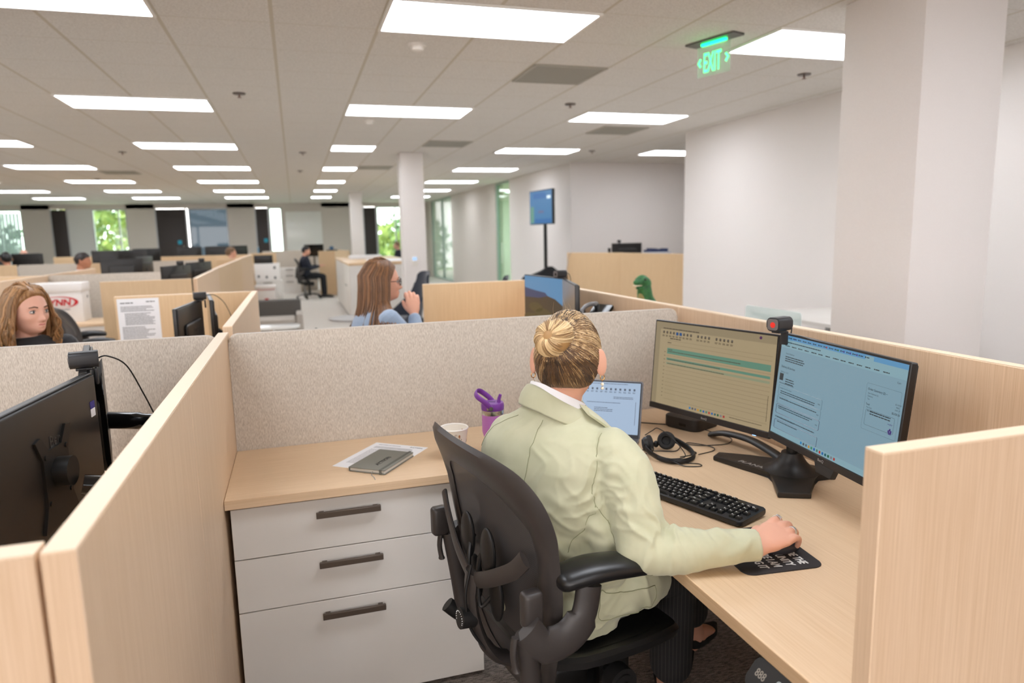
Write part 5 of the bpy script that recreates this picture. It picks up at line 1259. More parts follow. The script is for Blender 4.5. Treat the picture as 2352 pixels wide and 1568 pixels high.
def blazer_disp(co):
    q = co-shift; d = folds(q, FD)*1.2
    for c_, r_, ax, f_, am in WR:
        ax = np.array(ax)/np.linalg.norm(ax); v = q-np.array(c_); m_ = np.exp(-(np.linalg.norm(v,axis=1)/r_)**2); idx = np.where(m_ > .03)[0]
        for i in idx:
            p = v[i]; a_ = float(p@ax); o_ = p-a_*ax; n_ = noise.noise(Vector((a_*f_+1.3*noise.noise(Vector(tuple(o_*14))), o_[0]*7+c_[0]*9, o_[1]*7+o_[2]*7)))
            d[i] += am*m_[i]*((1-abs(n_)*2.2)**2*(1 if abs(n_) < .45 else 0)-.35)
    return d
bme = organic(g, .0050, 6, blazer_disp); bz = link('blazer', bme, blz, W)
s_ = bz.modifiers.new('smooth', 'SUBSURF'); s_.levels = 1; s_.render_levels = 1
bvh = BVHTree.FromPolygons([v.co for v in bme.vertices], [tuple(p.vertices) for p in bme.polygons])
seamm = mat('sage_seam', (150,150,118), .9)
def seam(pts, r=.0009, name='seam', m=None, parent=None, lift=.0012):
    P = []
    for p in spline([Vector(p)+Vector(shift) for p in pts], 10):
        h_ = bvh.find_nearest(p); P.append(h_[0]+h_[1]*lift)
    return part(name, G().tube(P, [(r,r*.6)]*len(P), 6), m or seamm, parent or bz)
seam([(.545,1.545,1.055),(.515,1.530,.97),(.490,1.520,.88),(.485,1.520,.80),(.480,1.53,.70)])
seam([(.66,1.455,1.035),(.640,1.440,.97),(.625,1.430,.90),(.64,1.41,.855),(.66,1.40,.83)])
seam([(.640,1.430,.865),(.590,1.450,.80),(.555,1.455,.72),(.545,1.455,.62)])
seam([(.52,1.62,1.04),(.49,1.66,1.0),(.465,1.69,.95)])
seam([(.66,1.41,.84),(.70,1.37,.78),(.72,1.31,.755)])
fl = G(); pts = [(.66,1.40,.645),(.78,1.42,.630)]
seam([(.64,1.41,.655),(.72,1.41,.645),(.80,1.44,.632)], .0016, 'pocket_edge'); seam([(.80,1.44,.632),(.805,1.44,.60),(.79,1.44,.575)]); seam([(.64,1.41,.655),(.635,1.41,.62),(.64,1.42,.585),(.72,1.42,.572),(.79,1.44,.575)])
# collar and lapel
NC = Vector((.602,1.598,0))
def collar(r0, r1, z0, z1, drop, grow, th, a0=-150, a1=150, n=44, sh=0):
    rings = []
    for k in range(n+1):
        a = a0+(a1-a0)*k/n; q = abs(a)/150; t = R(218+a); c = Vector((math.cos(t),math.sin(t),0))
        rd = c.x*.616-c.y*.788; zz = z0-drop*q**1.7-rd*r1*.26; ra = r0+grow*q**1.5; rb = r1+grow*q**1.5; zb2 = z1-drop*q**1.7-rd*r1*.26
        A = NC+c*ra+Vector((0,0,zz)); B = NC+c*(ra+.008)+Vector((0,0,zz+.004)); D_ = NC+c*rb+Vector((0,0,zb2)); E_ = NC+c*(rb-th)+Vector((0,0,zb2-th*.3)); M1 = NC+c*((ra+rb)/2+.011)+Vector((0,0,(zz+zb2)/2+.004)); M2 = NC+c*((ra+rb)/2+.004)+Vector((0,0,(zz+zb2)/2-.002)); A2 = NC+c*(ra)+Vector((0,0,zz-.03))
        rings.append([A, B, M1, D_, E_, M2, A2])
    g = G(); g.M = WI; g.rings(rings, cap=True); return g
cl = part('collar', collar(.056,.090,1.126,1.074,.085,.030,.004), blz, bz, sharp=60); b_ = cl.modifiers.new('s','SUBSURF'); b_.levels = 1; b_.render_levels = 1
shirt = mat('white_shirt', (240,238,240), .7)
sc_ = part('shirt_collar', collar(.050,.058,1.134,1.090,.075,.022,.002), shirt, W, sharp=60)
# right lapel folding down the front
g = G(); g.M = WI; P1 = spline([(.640,1.540,1.085),(.680,1.530,1.045),(.712,1.528,.995),(.730,1.54,.93)],6); P2 = spline([(.650,1.500,1.070),(.700,1.480,1.030),(.742,1.480,.98),(.752,1.50,.92)],6)
g.rings([[a, (a+b)/2+Vector((.006,-.002,.006)), b, b+Vector((-.003,.003,-.004)), (a+b)/2+Vector((-.002,.002,-.002))] for a, b in zip(P1,P2)]); part('lapel', g, blz, bz, sharp=60)
# white shirt showing in the neckline
g = G(); g.M = WI; g.tube(spline([(.652,1.652,1.085),(.672,1.668,1.02),(.684,1.675,.95),(.690,1.676,.88)],4), [(.046,.010),(.044,.010),(.041,.010),(.038,.011),(.034,.012),(.030,.012),(.025,.012),(.020,.012),(.015,.011),(.011,.010),(.008,.009),(.005,.007),(.002,.004)], 14, up=(.79,.61,0)); part('shirt_front', g, shirt, W)
# cuff opening
g = G(); g.M = WI; g.limb([(.938,1.268,.802),(.953,1.264,.804)], [(.0435,.0375),(.0425,.0365)], n=28, sub=2); 
# trousers
tr = mat('pinstripe_trousers', (26,25,27), .8)
def stripes(m):
    nt, N, L, b = NT(m); tc = N.new('ShaderNodeTexCoord'); wv = N.new('ShaderNodeTexWave'); wv.wave_type = 'BANDS'; wv.bands_direction = 'X'
    mp = N.new('ShaderNodeMapping'); mp.inputs['Rotation'].default_value = (0,0,R(30)); L.new(tc.outputs['Object'], mp.inputs[0]); L.new(mp.outputs[0], wv.inputs[0]); wv.inputs['Scale'].default_value = 30
    mr = N.new('ShaderNodeMapRange'); mr.inputs[1].default_value = .93; mr.inputs[2].default_value = 1.0; L.new(wv.outputs['Fac'], mr.inputs[0])
    mx = N.new('ShaderNodeMix'); mx.data_type = 'RGBA'; mx.inputs[6].default_value = lin((33,31,32)); mx.inputs[7].default_value = lin((74,69,67)); L.new(mr.outputs[0], mx.inputs[0]); L.new(mx.outputs[2], b.inputs['Base Color'])
stripes(tr)
g = G(); g.M = WI
g.limb([(.60,1.53,.575),(.75,1.575,.575),(.90,1.625,.565),(.975,1.645,.535)], [(.10,.085),(.088,.080),(.076,.072),(.068,.068)], n=26, sub=5)
g.limb([(.57,1.70,.575),(.80,1.76,.575),(1.02,1.815,.565),(1.09,1.83,.535)], [(.10,.085),(.088,.080),(.076,.072),(.068,.068)], n=26, sub=5)
g.limb([(.60,1.62,.56),(.62,1.62,.60)], [(.17,.10),(.17,.10)], up=(1,0,0))
TF = [((.99,1.62,.50),(.95,1.70,.46),.02,.006),((1.0,1.66,.42),(1.02,1.70,.25),.02,.006)]
g.limb([(.970,1.647,.53),(.990,1.685,.40),(1.012,1.727,.24),(1.022,1.742,.185)], [(.066,.070),(.066,.070),(.064,.066),(.064,.066)], n=26, sub=5)
g.limb([(1.092,1.832,.53),(1.145,1.885,.40),(1.195,1.930,.26),(1.208,1.942,.215)], [(.066,.068),(.064,.066),(.062,.062),(.062,.062)], n=26, sub=5)
tm = organic(g, .006, 5, lambda co: folds(co-shift, TF)); link('trousers', tm, tr, W)
# pumps
suede = mat('black_suede', (10,9,10), .9)
def pump(toe, heel, rake=.0):
    toe, heel = Vector(toe), Vector(heel); d = (toe-heel); h2 = Vector((d.x,d.y,0)).normalized()
    g = G(); g.M = WI
    g.limb([heel+Vector((0,0,.0)), heel.lerp(toe,.3)+Vector((0,0,-.010)), heel.lerp(toe,.68)+Vector((0,0,.0)), toe+h2*.03], [(.031,.026),(.033,.020),(.041,.021),(.012,.007)], n=20)
    g.limb([heel+Vector((0,0,.028))-h2*.012, heel-h2*.006-Vector((0,0,.0))], [(.024,.015),(.030,.02)], n=14)
    me = organic(g, .0035, 3); o = link('pump', me, suede, W)
    g = G(); g.M = WI; g.tube([heel+Vector((0,0,-.012))-h2*.008, heel+Vector((-h2.x*.012,-h2.y*.012,-heel.z+.002))], [.012,.006], 10); part('heel', g, suede, o)
pump((1.125,1.955,.018), (1.030,1.785,.058)); pump((1.385,2.075,.045), (1.235,1.962,.082))
# rings on the right hand
sil = mat('silver_ring', (225,225,225), .38, 1)
def fring(c, ax, r, w_, n=1):
    for k in range(n):
        q = Vector(ax).normalized().to_track_quat('Z','Y').to_matrix().to_4x4(); g = G(); g.M = WI @ HT @ Matrix.Translation(c) @ q
        z = (k-(n-1)/2)*w_*1.1; g.lathe([(r,z-w_/2),(r+.0013,z-w_/2),(r+.0015,z),(r+.0013,z+w_/2),(r,z+w_/2),(r,z-w_/2)], 24, cap=False); part('ring', g, sil, W)
fring((.101,.0310,.0030),(1,.07,-.38),.0102,.0045); fring((.101,-.0120,.0030),(1,-.03,-.38),.0100,.0042,2)
g = G(); g.M = WI @ HT
for k in range(5): g.box(.101+.0,.107,.0225+k*.003,.0245+k*.003,.0135,.0168-.0006*abs(k-2),.0003)
part('ring_setting', g, sil, W)
for (x_, y_) in ((.152,.031),(.163,.0095),(.153,-.012),(.128,-.031)): pass
# ---------------------------------------------------------------- seated colleagues
def sitter(label, loc, yaw, top, hairkind, hcol, skinm, head_yaw=0, head_tilt=0, dz=0, arms=None, vox=.006, face=True, trouser=(40,42,50), hands=True, hcol2=None, chest=1.0, nm='p', group=None, lean=0.0, topcol2=None):
    t = thing('person', label, 'person', (loc[0], loc[1], 0), R(yaw), group)
    H0 = Matrix.Translation((.04+lean, 0, 1.165+dz)) @ Matrix.Rotation(R(head_yaw),4,'Z') @ Matrix.Rotation(R(head_tilt),4,'Y')
    arms = arms or {1: ((.02,.19,.98),(.10,.23,.75),(.33,.13,.79)), -1: ((.02,-.19,.98),(.10,-.23,.75),(.33,-.13,.79))}
    def sh(p, k=1): return (p[0]+lean*min(1,max(0,(p[2]-.55)/.5)), p[1], p[2]+dz*min(1,max(0,(p[2]-.5)/.5)))
    g = G(); add_head(g, H0)
    g.limb([sh((.015,0,1.12)),sh((.005,0,1.06)),sh((.0,0,1.0))], [(.048,.05),(.050,.052),(.07,.06)], n=20, up=(1,0,0))
    g.limb([sh((0,0,1.0)),sh((-.01,0,.88)),sh((0,0,.72)),(0,0,.60)], [(.14,.07),(.155,.09),(.13,.085),(.15,.10)], up=(1,0,0))
    for s in (1,-1):
        a, e, w_ = [Vector(sh(p)) for p in arms[s]]; g.limb([a,e],[.040,.034]); g.limb([e,w_],[(.034,.032),(.024,.021)])
        d = (w_-e).normalized(); hm = frame(w_, d, (0,0,1)) @ Matrix.Rotation(-PI/2,4,'X') if False else None
        x = d; z = Vector((0,0,1)); y = z.cross(x); 
        if y.length < .2: y = Vector((0,1,0))*1.0
        y.normalize(); z = x.cross(y); M_ = Matrix(((x.x,y.x,z.x,w_.x),(x.y,y.y,z.y,w_.y),(x.z,y.z,z.z,w_.z),(0,0,0,1)))
        hand(g, M_ @ Matrix.Translation((.02,0,0)), 1.3 if arms.get('fist') else .6, -s)
        g.limb([(.02,s*.09,.575),(.42,s*.11,.56)],[.07,.052]); g.limb([(.42,s*.11,.54),(.43,s*.11,.12)],[(.048,.05),(.034,.035)])
        g.limb([(.40,s*.11,.05),(.50,s*.12,.045),(.60,s*.125,.025)],[(.033,.03),(.04,.028),(.03,.018)])
    link('body', organic(g, vox*.7, 2), skinm, t)
    g = G(); secs = [(0,0,.545,.175,.13,0),(0,0,.62,.175*chest,.13*chest,0),(-.005,0,.75,.155*chest,.120*chest,0),(-.01,0,.88,.178*chest,.128*chest,0),(-.005,0,.955,.195,.115,0),(0,0,1.01,.15,.085,0),(.004,0,1.045,.085,.062,0)]
    g.rings([ring(*(sh(s)+tuple(s[3:]))) for s in loftring(secs)])
    for s in (1,-1):
        a, e, w_ = [Vector(sh(p)) for p in arms[s]]; q = a.lerp(e,.5); g.limb([a+Vector((0,-s*.02,0)), q, e],[.064,.060,.050],n=20); g.limb([e, e.lerp(w_,.5), e.lerp(w_,.93)],[.050,.044,.034],n=20)
    link('top', organic(g, vox, 4), top, t)
    g = G()
    for s in (1,-1): g.limb([(0,s*.09,.575),(.25,s*.10,.575),(.42,s*.11,.55)],[(.09,.08),(.08,.072),(.066,.064)]); g.limb([(.42,s*.11,.55),(.43,s*.11,.30),(.43,s*.11,.12)],[.062,.058,.054])
    link('trousers', organic(g, vox*1.3, 3), mat('cloth_%d_%d' % (trouser[0],trouser[2]), trouser, .85), t)
    g = G()
    for s in (1,-1): g.limb([(.39,s*.11,.05),(.50,s*.12,.045),(.63,s*.128,.028)],[(.038,.038),(.044,.034),(.034,.022)])
    part('shoes', g, mat('shoe_black', (24,22,22), .5), t)
    if face: face_parts(t, H0)
    hm_ = hairmat('hair_%s' % nm, hcol, hcol2 or tuple(int(c*.68) for c in hcol))
    if hairkind == 'none': pass
    elif hairkind == 'short':
        zs = lambda x: np.interp(x, [-.11,-.08,-.05,-.02,.0,.02,.045,.07,.1],[-.055,-.055,-.04,-.02,.01,.02,.045,.060,.066]); p, a_, b2 = hair_cap(.013, zs, .012)
        g = G(); addgrid(g, p, a_, b2, H0); part('hair', g, hm_, t, sharp=80)
    elif hairkind in ('long','wavy'):
        zs = lambda x: np.interp(x, [-.11,-.02,.005,.03,.05,.075,.1],[-.12,-.12,-.05,.010,.052,.086,.095]); p, a_, b2 = hair_cap(.011, zs, .016)
        g = G(); addgrid(g, p, a_, b2, H0)
        hp_ = part('hair', g, hm_, t, sharp=80)
        rnd = random.Random(hash(hairkind) % 7 if False else len(label)); gl = [G(), G(), G()]
        L_ = .40 if hairkind == 'long' else .22
        sh_ = []
        for j in range(15):
            q = j/14; z = .030-q*(L_-.02); rad = .070+.030*min(1,q*3)-(.014*max(0,q-.5) if hairkind == 'long' else -.010*math.sin(PI*q)); inn = rad-.016
            o_ = []; i_ = []
            for k in range(29):
                a = R(72+(288-72)*k/28); o_.append(Vector((rad*math.cos(a)*1.0-.014, rad*math.sin(a)*.88, z))); i_.append(Vector((inn*math.cos(a)-.014, inn*math.sin(a)*.86, z)))
            sh_.append(o_+i_[::-1])
        gsh = G(); gsh.M = H0; gsh.rings(sh_); part('hair_length', gsh, hm_, hp_, sharp=60)
        for k in range(460 if vox < .006 else 70):
            dg_ = rnd.uniform(60, 300) if hairkind == 'wavy' else rnd.uniform(76, 284); a = R(dg_); sd = 1 if dg_ < 180 else -1
            ca, sa = math.cos(a), math.sin(a); P = [];  wv = rnd.uniform(0,6); of = rnd.uniform(.012,.022)
            pb = -.045+.10*rnd.random() if abs(dg_-180) < 95 else rnd.uniform(.02,.06)
            for v, o_ in (((pb*8,-.10+sd*.06,1),.011),((pb*5+ca*.25,sd*.35 if abs(sa)>.3 else sa*.5,.95),of),((ca*.55+.1,sa*.62,.62),of),((ca*.85,sa*.85,.25),of+.004),((ca*.98,sa*.98,-.12),of+.010)):
                v = np.array(v); v = v/np.linalg.norm(v); P.append(tuple(cap_r(v, o_)))
            ln = L_*rnd.uniform(.82,1.05); x0, y0, z0 = P[-1]; r0 = math.hypot(x0+.014, y0)
            n_ = 17
            for j in range(1, 13):
                q = j/12; amp = .020 if hairkind == 'wavy' else .003
                ww = amp*math.sin(q*(10 if hairkind == 'wavy' else 4)+wv)*q**.5
                rad = r0+(.020*math.sin(PI*min(1,q*1.2)) if hairkind == 'wavy' else .006*q+.42*max(0,q-.30)*abs(sa)**2)+ww
                aa = math.atan2(y0, x0+.014)+(ww*3)
                P.append((rad*math.cos(aa)-.014-.01*q*max(0,math.cos(aa)), rad*math.sin(aa), z0-q*ln*.92))
            r_ = rnd.uniform(.0032,.0062); Rr = [(r_*.5,r_*.3)]+[(r_,r_*.5)]*(n_-4)+[(r_*.8,r_*.4),(r_*.5,r_*.3),(r_*.15,r_*.1)]
            gg = gl[k % 3]; gg.M = H0; gg.tube(P, Rr, 6, up=(math.cos(a),math.sin(a),0))
        ms_ = [hm_, hairmat('hair_%s_light' % nm, tuple(min(255,int(c*1.12)) for c in hcol), hcol), hairmat('hair_%s_deep' % nm, tuple(int(c*.86) for c in hcol), tuple(int(c*.68) for c in hcol))]
        merge_parts('hair_locks', gl, ms_, hp_)['kind'] = 'stuff'
    return t, H0
pale_blue = add_noise(mat('pale_blue_knit', (160,178,200), .9, sheen=.3), (146,164,188), (300,300,300), 2)
blackk = mat('black_knit', (28,27,30), .85, sheen=.2)
p1, h1 = sitter('woman with wavy auburn blonde hair in a black top, left edge', (-1.225,3.72), -37, blackk, 'wavy', (172,130,86), skin2, 0, 4, dz=.035, vox=.0045, nm='auburn', chest=1.12, hcol2=(120,78,42))
p2, h2 = sitter('woman with long brown hair and glasses in a light blue knit', (.395,3.80), 8, pale_blue, 'long', (140,100,68), skin, 0, 3, dz=.095, vox=.0045, nm='chestnut', hcol2=(100,68,45),
    arms={1: ((.02,.19,.98),(.14,.22,.76),(.34,.12,.80)), -1: ((.02,-.19,.98),(.17,-.20,.83),(.185,-.10,.985)), 'fist': 1})
# glasses
g = G(); g.M = h2
for s in (-1,1): ring_ = [Vector((.100-.012*abs(math.sin(t))*0-.006*(abs(s*.032+.024*math.cos(t))/.05), s*.032+.024*math.cos(t), .002+.019*math.sin(t))) for t in [2*PI*k/24 for k in range(25)]]; g.tube(ring_, .0022, 8)
g.tube([(.101,-.009,.004),(.103,0,.007),(.101,.009,.004)], .0018, 8)
for s in (-1,1): g.tube([(.094,s*.056,.006),(.04,s*.078,.006),(-.012,s*.082,.002)], .0018, 8)
gl_ = part('glasses', g, mat('dark_tortoise', (40,34,38), .25), p2)
g = G(); g.M = h2
for s in (-1,1): g.prism([( .032*s+.022*math.cos(2*PI*k/20), .002+.0175*math.sin(2*PI*k/20)) for k in range(20)], 0, .001) if False else g.M and None
pc_dark = mat('navy_jacket', (38,42,54), .85)
p3, _ = sitter('man in a dark jacket typing in the distant booth, side on', (.22,18.35), 6, pc_dark, 'short', (26,22,22), skin, 0, 8, dz=.03, vox=.009, face=False, nm='black', trouser=(24,26,32))
p4, _ = sitter('dark haired head seen in profile above the left panels', (-2.90,11.2), 0, mat('white_tee', (220,220,222), .85), 'short', (40,28,24), skin3, 0, 5, dz=.09, vox=.009, face=False, nm='darkbrown')
p5, _ = sitter('bald man far off near the leftmost window', (-5.42,17.0), -60, mat('grey_tee', (150,150,156), .85), 'none', (60,50,44), skin2, 0, 0, dz=.12, vox=.010, face=False, nm='bald')
p6, _ = sitter('person with black hair at the far left edge', (-4.70,13.95), 120, mat('grey_tee'), 'short', (22,20,22), skin3, 0, 0, dz=.10, vox=.010, face=False, nm='black')
p7, _ = sitter('distant man with short brown hair in the middle of the rows', (-1.26,15.6), 105, mat('beige_tee', (200,180,160), .85), 'short', (64,44,34), skin, -85, 0, dz=.075, vox=.010, face=False, nm='brown')
p8, _ = sitter('distant person in dark clothes by the window at the middle pillar', (3.03,21.6), 180, pc_dark, 'short', (60,44,36), skin2, 0, 0, dz=.06, vox=.010, face=False, nm='brown')
# ================================================================ things in the middle distance
# monitors of the booth behind the fabric screen
def wallpaper(t, s, F):
    setscreen(s, emat('wallpaper_brown_glow', (84,72,58), .42))
    g = G(); g.M = F; quad(g, X0, X1, Vv(.33), Y1, .0006); part('sky_image', g, emat('wallpaper_sky_glow', (92,150,196), .6), t, recalc=False)
    g = G(); g.M = F; P = [(0,.33),(0,.24),(.3,.28),(.55,.30),(.62,.36),(.4,.42),(0,.44)]; g.add([(U(u),Vv(v),.0009) for u, v in P],[tuple(range(len(P)))[::-1]]); part('cloud_image', g, emat('wallpaper_cloud_glow', (56,76,120), .5), t, recalc=False)
    g = G(); g.M = F; P = [(.45,.33),(.62,.36),(.8,.40),(1,.52),(1,.33)]; g.add([(U(u),Vv(v),.0008) for u, v in P],[tuple(range(len(P)))]); part('sky_image', g, emat('wallpaper_sky_glow', (92,150,196)), t, recalc=False)
    g = G(); g.M = F; 
    for u, v, r1, r2 in ((.3,.62,.10,.03),(.5,.75,.12,.04),(.2,.85,.12,.03)): g.add([(U(u)+r1*math.cos(a),Vv(v)+r2*math.sin(a),.0008) for a in [2*PI*k/16 for k in range(16)]],[tuple(range(16))])
    part('hill_image', g, emat('wallpaper_hill_glow', (104,92,58), .42), t, recalc=False)
monitor('monitor with a blue and brown landscape wallpaper behind the blonde woman', (1.412, 3.95, 1.08), 186.4, 0, wallpaper)
monitor('monitor seen almost edge on beside the landscape wallpaper', (1.376, 3.455, 1.08), 165.5, 0, lambda t, s, F: setscreen(s, emat('taupe_glow', (128,116,104), .5)), brand=False)
webcam('dark webcam on the landscape wallpaper monitor', (1.425, 3.70, 1.25), R(195), False, cord=[(-.034,0,.022),(-.06,0,.02),(-.075,0,-.01),(-.08,0,-.08)])
mt = thing('twin_monitor_mount', 'black double mount holding the landscape wallpaper monitor', 'monitor mount', (1.53, 3.72, .74))
part('clamp', G().box(-.03,.03,-.04,.04,0,.02,.003), black, mt); part('post', G().cyl((0,0,.02),(0,0,.40),.016,n=16), black, mt)
part('arm', G().tube(spline([(0,0,.34),(-.02,.14,.34),(-.075,.22,.34)],5),[.016]*11,10).tube(spline([(0,0,.32),(-.02,-.15,.32),(-.10,-.27,.34)],5),[.016]*11,10), black, mt)
rs = thing('riser_box', 'black riser box under the desk phone', 'riser', (1.515, 3.38, .74)); part('box', G().box(-.055,.055,-.08,.08,0,.27,.006), black, rs); part('vent_slot', G().box(-.057,-.054,-.06,.06,.2,.22), dark, rs)
dp = thing('desk_phone', 'black desk phone with a silver edge near the right panel', 'phone', (1.505, 3.38, 1.01), R(200)); dp.scale = (.8,.8,1.2)
g = G(); g.M = Matrix.Rotation(R(-35),4,'Y'); part('phone_body', G().prism(rr2(-.08,.08,-.09,.09,.015,4),.0,.018,.004,2), black_gloss, dp)
g = G(); g.M = Matrix.Translation((-.02,0,.045)) @ Matrix.Rotation(R(35),4,'Y'); g.box(-.07,.07,-.085,.085,-.008,.008,.004); part('key_panel', g, black_gloss, dp)
part('handset', G().tube(spline([(.075,-.075,.055),(.03,-.078,.080),(-.03,-.078,.090),(-.08,-.076,.085)],5),[(.02,.014)]*3+[(.013,.010)]*10+[(.02,.014)]*3,12), mat('silver_grey', (150,150,152), .35, .4), dp)
solo('blue_folder', G().box(-.10,.10,-.15,.15,0,.006,.001), mat('royal_blue', (30,70,150), .5), 'small blue folder edge just above the fabric screen', 'folder', loc=(1.05,3.55,.74), rz=.2)
# green dinosaur on the desk behind the right panel
dn = thing('toy_dinosaur', 'green upright toy tyrannosaur behind the right maple panel', 'toy', (2.27, 4.25, .74), R(205))
dg_ = mat('dino_green', (52,118,62), .5); add_noise(dg_, (34,86,50), (26,26,26), 3); dy = mat('dino_belly', (150,138,84), .6)
g = G()
g.limb([(-.17,0,.04),(-.13,0,.09),(-.05,0,.15),(.0,0,.24),(.025,0,.33),(.035,0,.40)], [.012,.028,.072,.080,.052,.046], n=22, sub=5)
g.limb([(.025,0,.405),(.060,0,.428),(.115,0,.420)], [(.045,.048),(.042,.044),(.028,.020)], n=20, sub=5)
g.limb([(.040,0,.375),(.075,0,.384),(.108,0,.384)], [(.030,.018),(.026,.012),(.018,.008)], n=16)
for s in (-1,1):
    g.limb([(.045,s*.045,.285),(.085,s*.055,.255),(.115,s*.050,.270),(.128,s*.046,.292)], [.020,.015,.012,.008], n=12)
    g.limb([(.115,s*.050,.270),(.135,s*.056,.272)], [.007,.004], n=8)
    g.limb([(-.03,s*.055,.16),(.03,s*.07,.11),(.0,s*.07,.055),(.01,s*.07,.018)], [.055,.042,.026,.024], n=16); g.limb([(.0,s*.07,.014),(.075,s*.075,.012)], [(.026,.014),(.03,.010)], n=14)
part('body', organic(g, .0045, 3), dg_, dn)
part('belly_patch', G().limb([(.058,0,.20),(.066,0,.26),(.062,0,.33),(.062,0,.365)], [(.040,.024),(.040,.026),(.026,.020),(.016,.012)], n=16), dy, dn)
for s in (-1,1): part('eye', G().ell((.072,s*.036,.440),.009,12,8), black_gloss, dn)
part('teeth', G().box(.078,.128,-.022,.022,.3985,.4045,.001), mat('ivory', (225,215,190), .5), dn)
solo('curved_box', G().box(-.1,.1,-.08,.08,0,.12,.01), graph, 'small grey box hidden behind the right maple panel', 'box', loc=(2.1,3.4,.74)) if False else None
# monitor and things behind the recess panels
dkb = desk('maple desk inside the recess behind the panels', 5.3, 7.4, 10.6, 11.5, wood_x)
quickmon('dark monitor back above the maple panels in the recess', (5.42, 10.9, 1.14), 85, 0, brand=False)
mk_ = thing('monitor_riser', 'black post holding the recess monitor on its desk', 'stand', (5.42, 10.98, .74)); part('post', G().box(-.03,.03,-.02,.02,.01,.28,.003), black, mk_); part('base', G().box(-.12,.12,-.09,.09,0,.012,.003), black, mk_)
webcam('small webcam standing on the recess monitor', (5.28, 10.9, 1.32), R(85), False)
sp_ = thing('desk_speaker', 'thin black upright object left of the recess monitor', 'speaker', (5.10, 10.9, .0)); part('stem', G().box(-.02,.02,-.02,.02,0,1.23,.004), black, sp_); part('foot', G().box(-.1,.1,-.1,.1,0,.02), black, sp_)
bx = thing('file_sorter', 'blue and black file sorter on the recess desk', 'organizer', (6.05, 11.0, .74)); part('tray', G().box(-.22,.22,-.12,.12,0,.40,.01), mat('grey_tray', (190,190,196), .5), bx)
g = G(); rnd = random.Random(1)
for k in range(7): g.box(-.2+k*.055,-.16+k*.055,-.1,.1,.40,.43+rnd.uniform(0,.04))
part('folders', g, mat('navy_folder', (50,62,100), .6), bx)
solo('drop_cable', G().tube(spline([(4.44,11.0,1.172),(4.40,11.0,1.10),(4.37,11.02,.9),(4.30,11.05,.5),(4.28,11.05,.01)],6), .008, 8), mat('beige_cord', (190,170,150), .6), 'beige cable hanging from the maple panel by the corner', 'cable')
# screen on its wheeled stand
tv = thing('screen_cart', 'blue lit display on a tall black pole stand by the white wall', 'display', (4.22, 11.78, 0), R(186))
TVF = Matrix.Translation((.035,0,1.955)) @ Matrix(((0,0,1,0),(1,0,0,0),(0,1,0,0),(0,0,0,1)))
g = G(); g.M = TVF; g.prism(rr2(-.46,.46,-.30,.30,.008,3), -.05, 0, .004, 1); part('housing', g, black, tv)
g = G(); g.M = TVF; quad(g,-.445,.445,-.285,.285,.001); part('screen', g, emat('tv_blue_glow', (66,122,172), .75), tv, recalc=False)
g = G(); g.M = TVF; quad(g,-.42,-.28,-.27,.02,.002); part('screen_patch', g, emat('tv_green_glow', (110,160,140), .7), tv, recalc=False)
g = G(); g.M = TVF; quad(g,-.25,.42,-.275,-.20,.002); quad(g,-.3,.2,.15,.25,.002); part('screen_patch', g, emat('tv_deep_glow', (40,104,168), .75), tv, recalc=False)
g = G(); g.M = TVF; quad(g,.26,.40,.14,.19,.003); part('screen_patch', g, emat('tv_white_glow', (220,236,246), 1), tv, recalc=False)
g = G(); g.M = TVF; quad(g,-.10,.12,-.10,-.06,.002); part('screen_patch', g, emat('tv_pink_glow', (120,120,160), .6), tv, recalc=False)
part('pole', G().box(-.075,-.025,-.025,.025,.05,1.7,.004), black, tv)
part('bracket', G().box(-.03,-.014,-.12,.12,1.7,2.1,.004), black, tv)
for a in (45,135,225,315):
    c, s = math.cos(R(a)), math.sin(R(a)); q = part('base_leg', G().tube([(-.05,0,.06),(-.05+c*.17,s*.17,.05)],[.025,.018],8), black, tv); part('caster', G().ell((-.05+c*.17,s*.17,.03),.03,12,8), black, q)
# black covered cart around the pole
ct = thing('covered_cart', 'black cloth covered cart at the foot of the blue display', 'cart', (4.10, 11.36, 0))
g = G(); g.prism(rr2(-.40,.40,-.22,.12,.05,4), .05, .66, .01, 2); part('cart_body', g, mat('matte_black'), ct)
g = G(); rings_ = []
for q, z in ((1,.60),(1.02,.68),(.93,.76),(.62,.80),(.34,.86),(.15,.92),(.08,.935)):
    rings_.append([Vector((p[0]*q+.10*(1-q), p[1]*q, z+.012*math.sin(i*.9)*q)) for i, p in enumerate(rr2(-.42,.42,-.24,.14,.08,5))])
g.rings(rings_); part('cloth_cover', g, mat('black_cloth', (16,15,17), .95), ct)
for sx in (-.33,.33):
    for sy in (-.17,.07): part('caster', G().ell((sx,sy,.028),.028,10,8), black, ct)
# thermostat on the middle pillar
th = thing('thermostat', 'small white thermostat with a lit blue square on the middle pillar', 'thermostat', (1.752, 10.768, 1.13))
part('plate', G().box(-.05,.05,-.018,0,-.08,.065,.006), mat('detector_white'), th); part('display', G().box(-.034,.034,-.020,-.0175,.0,.052), emat('thermostat_glow', (170,205,245), 1), th)
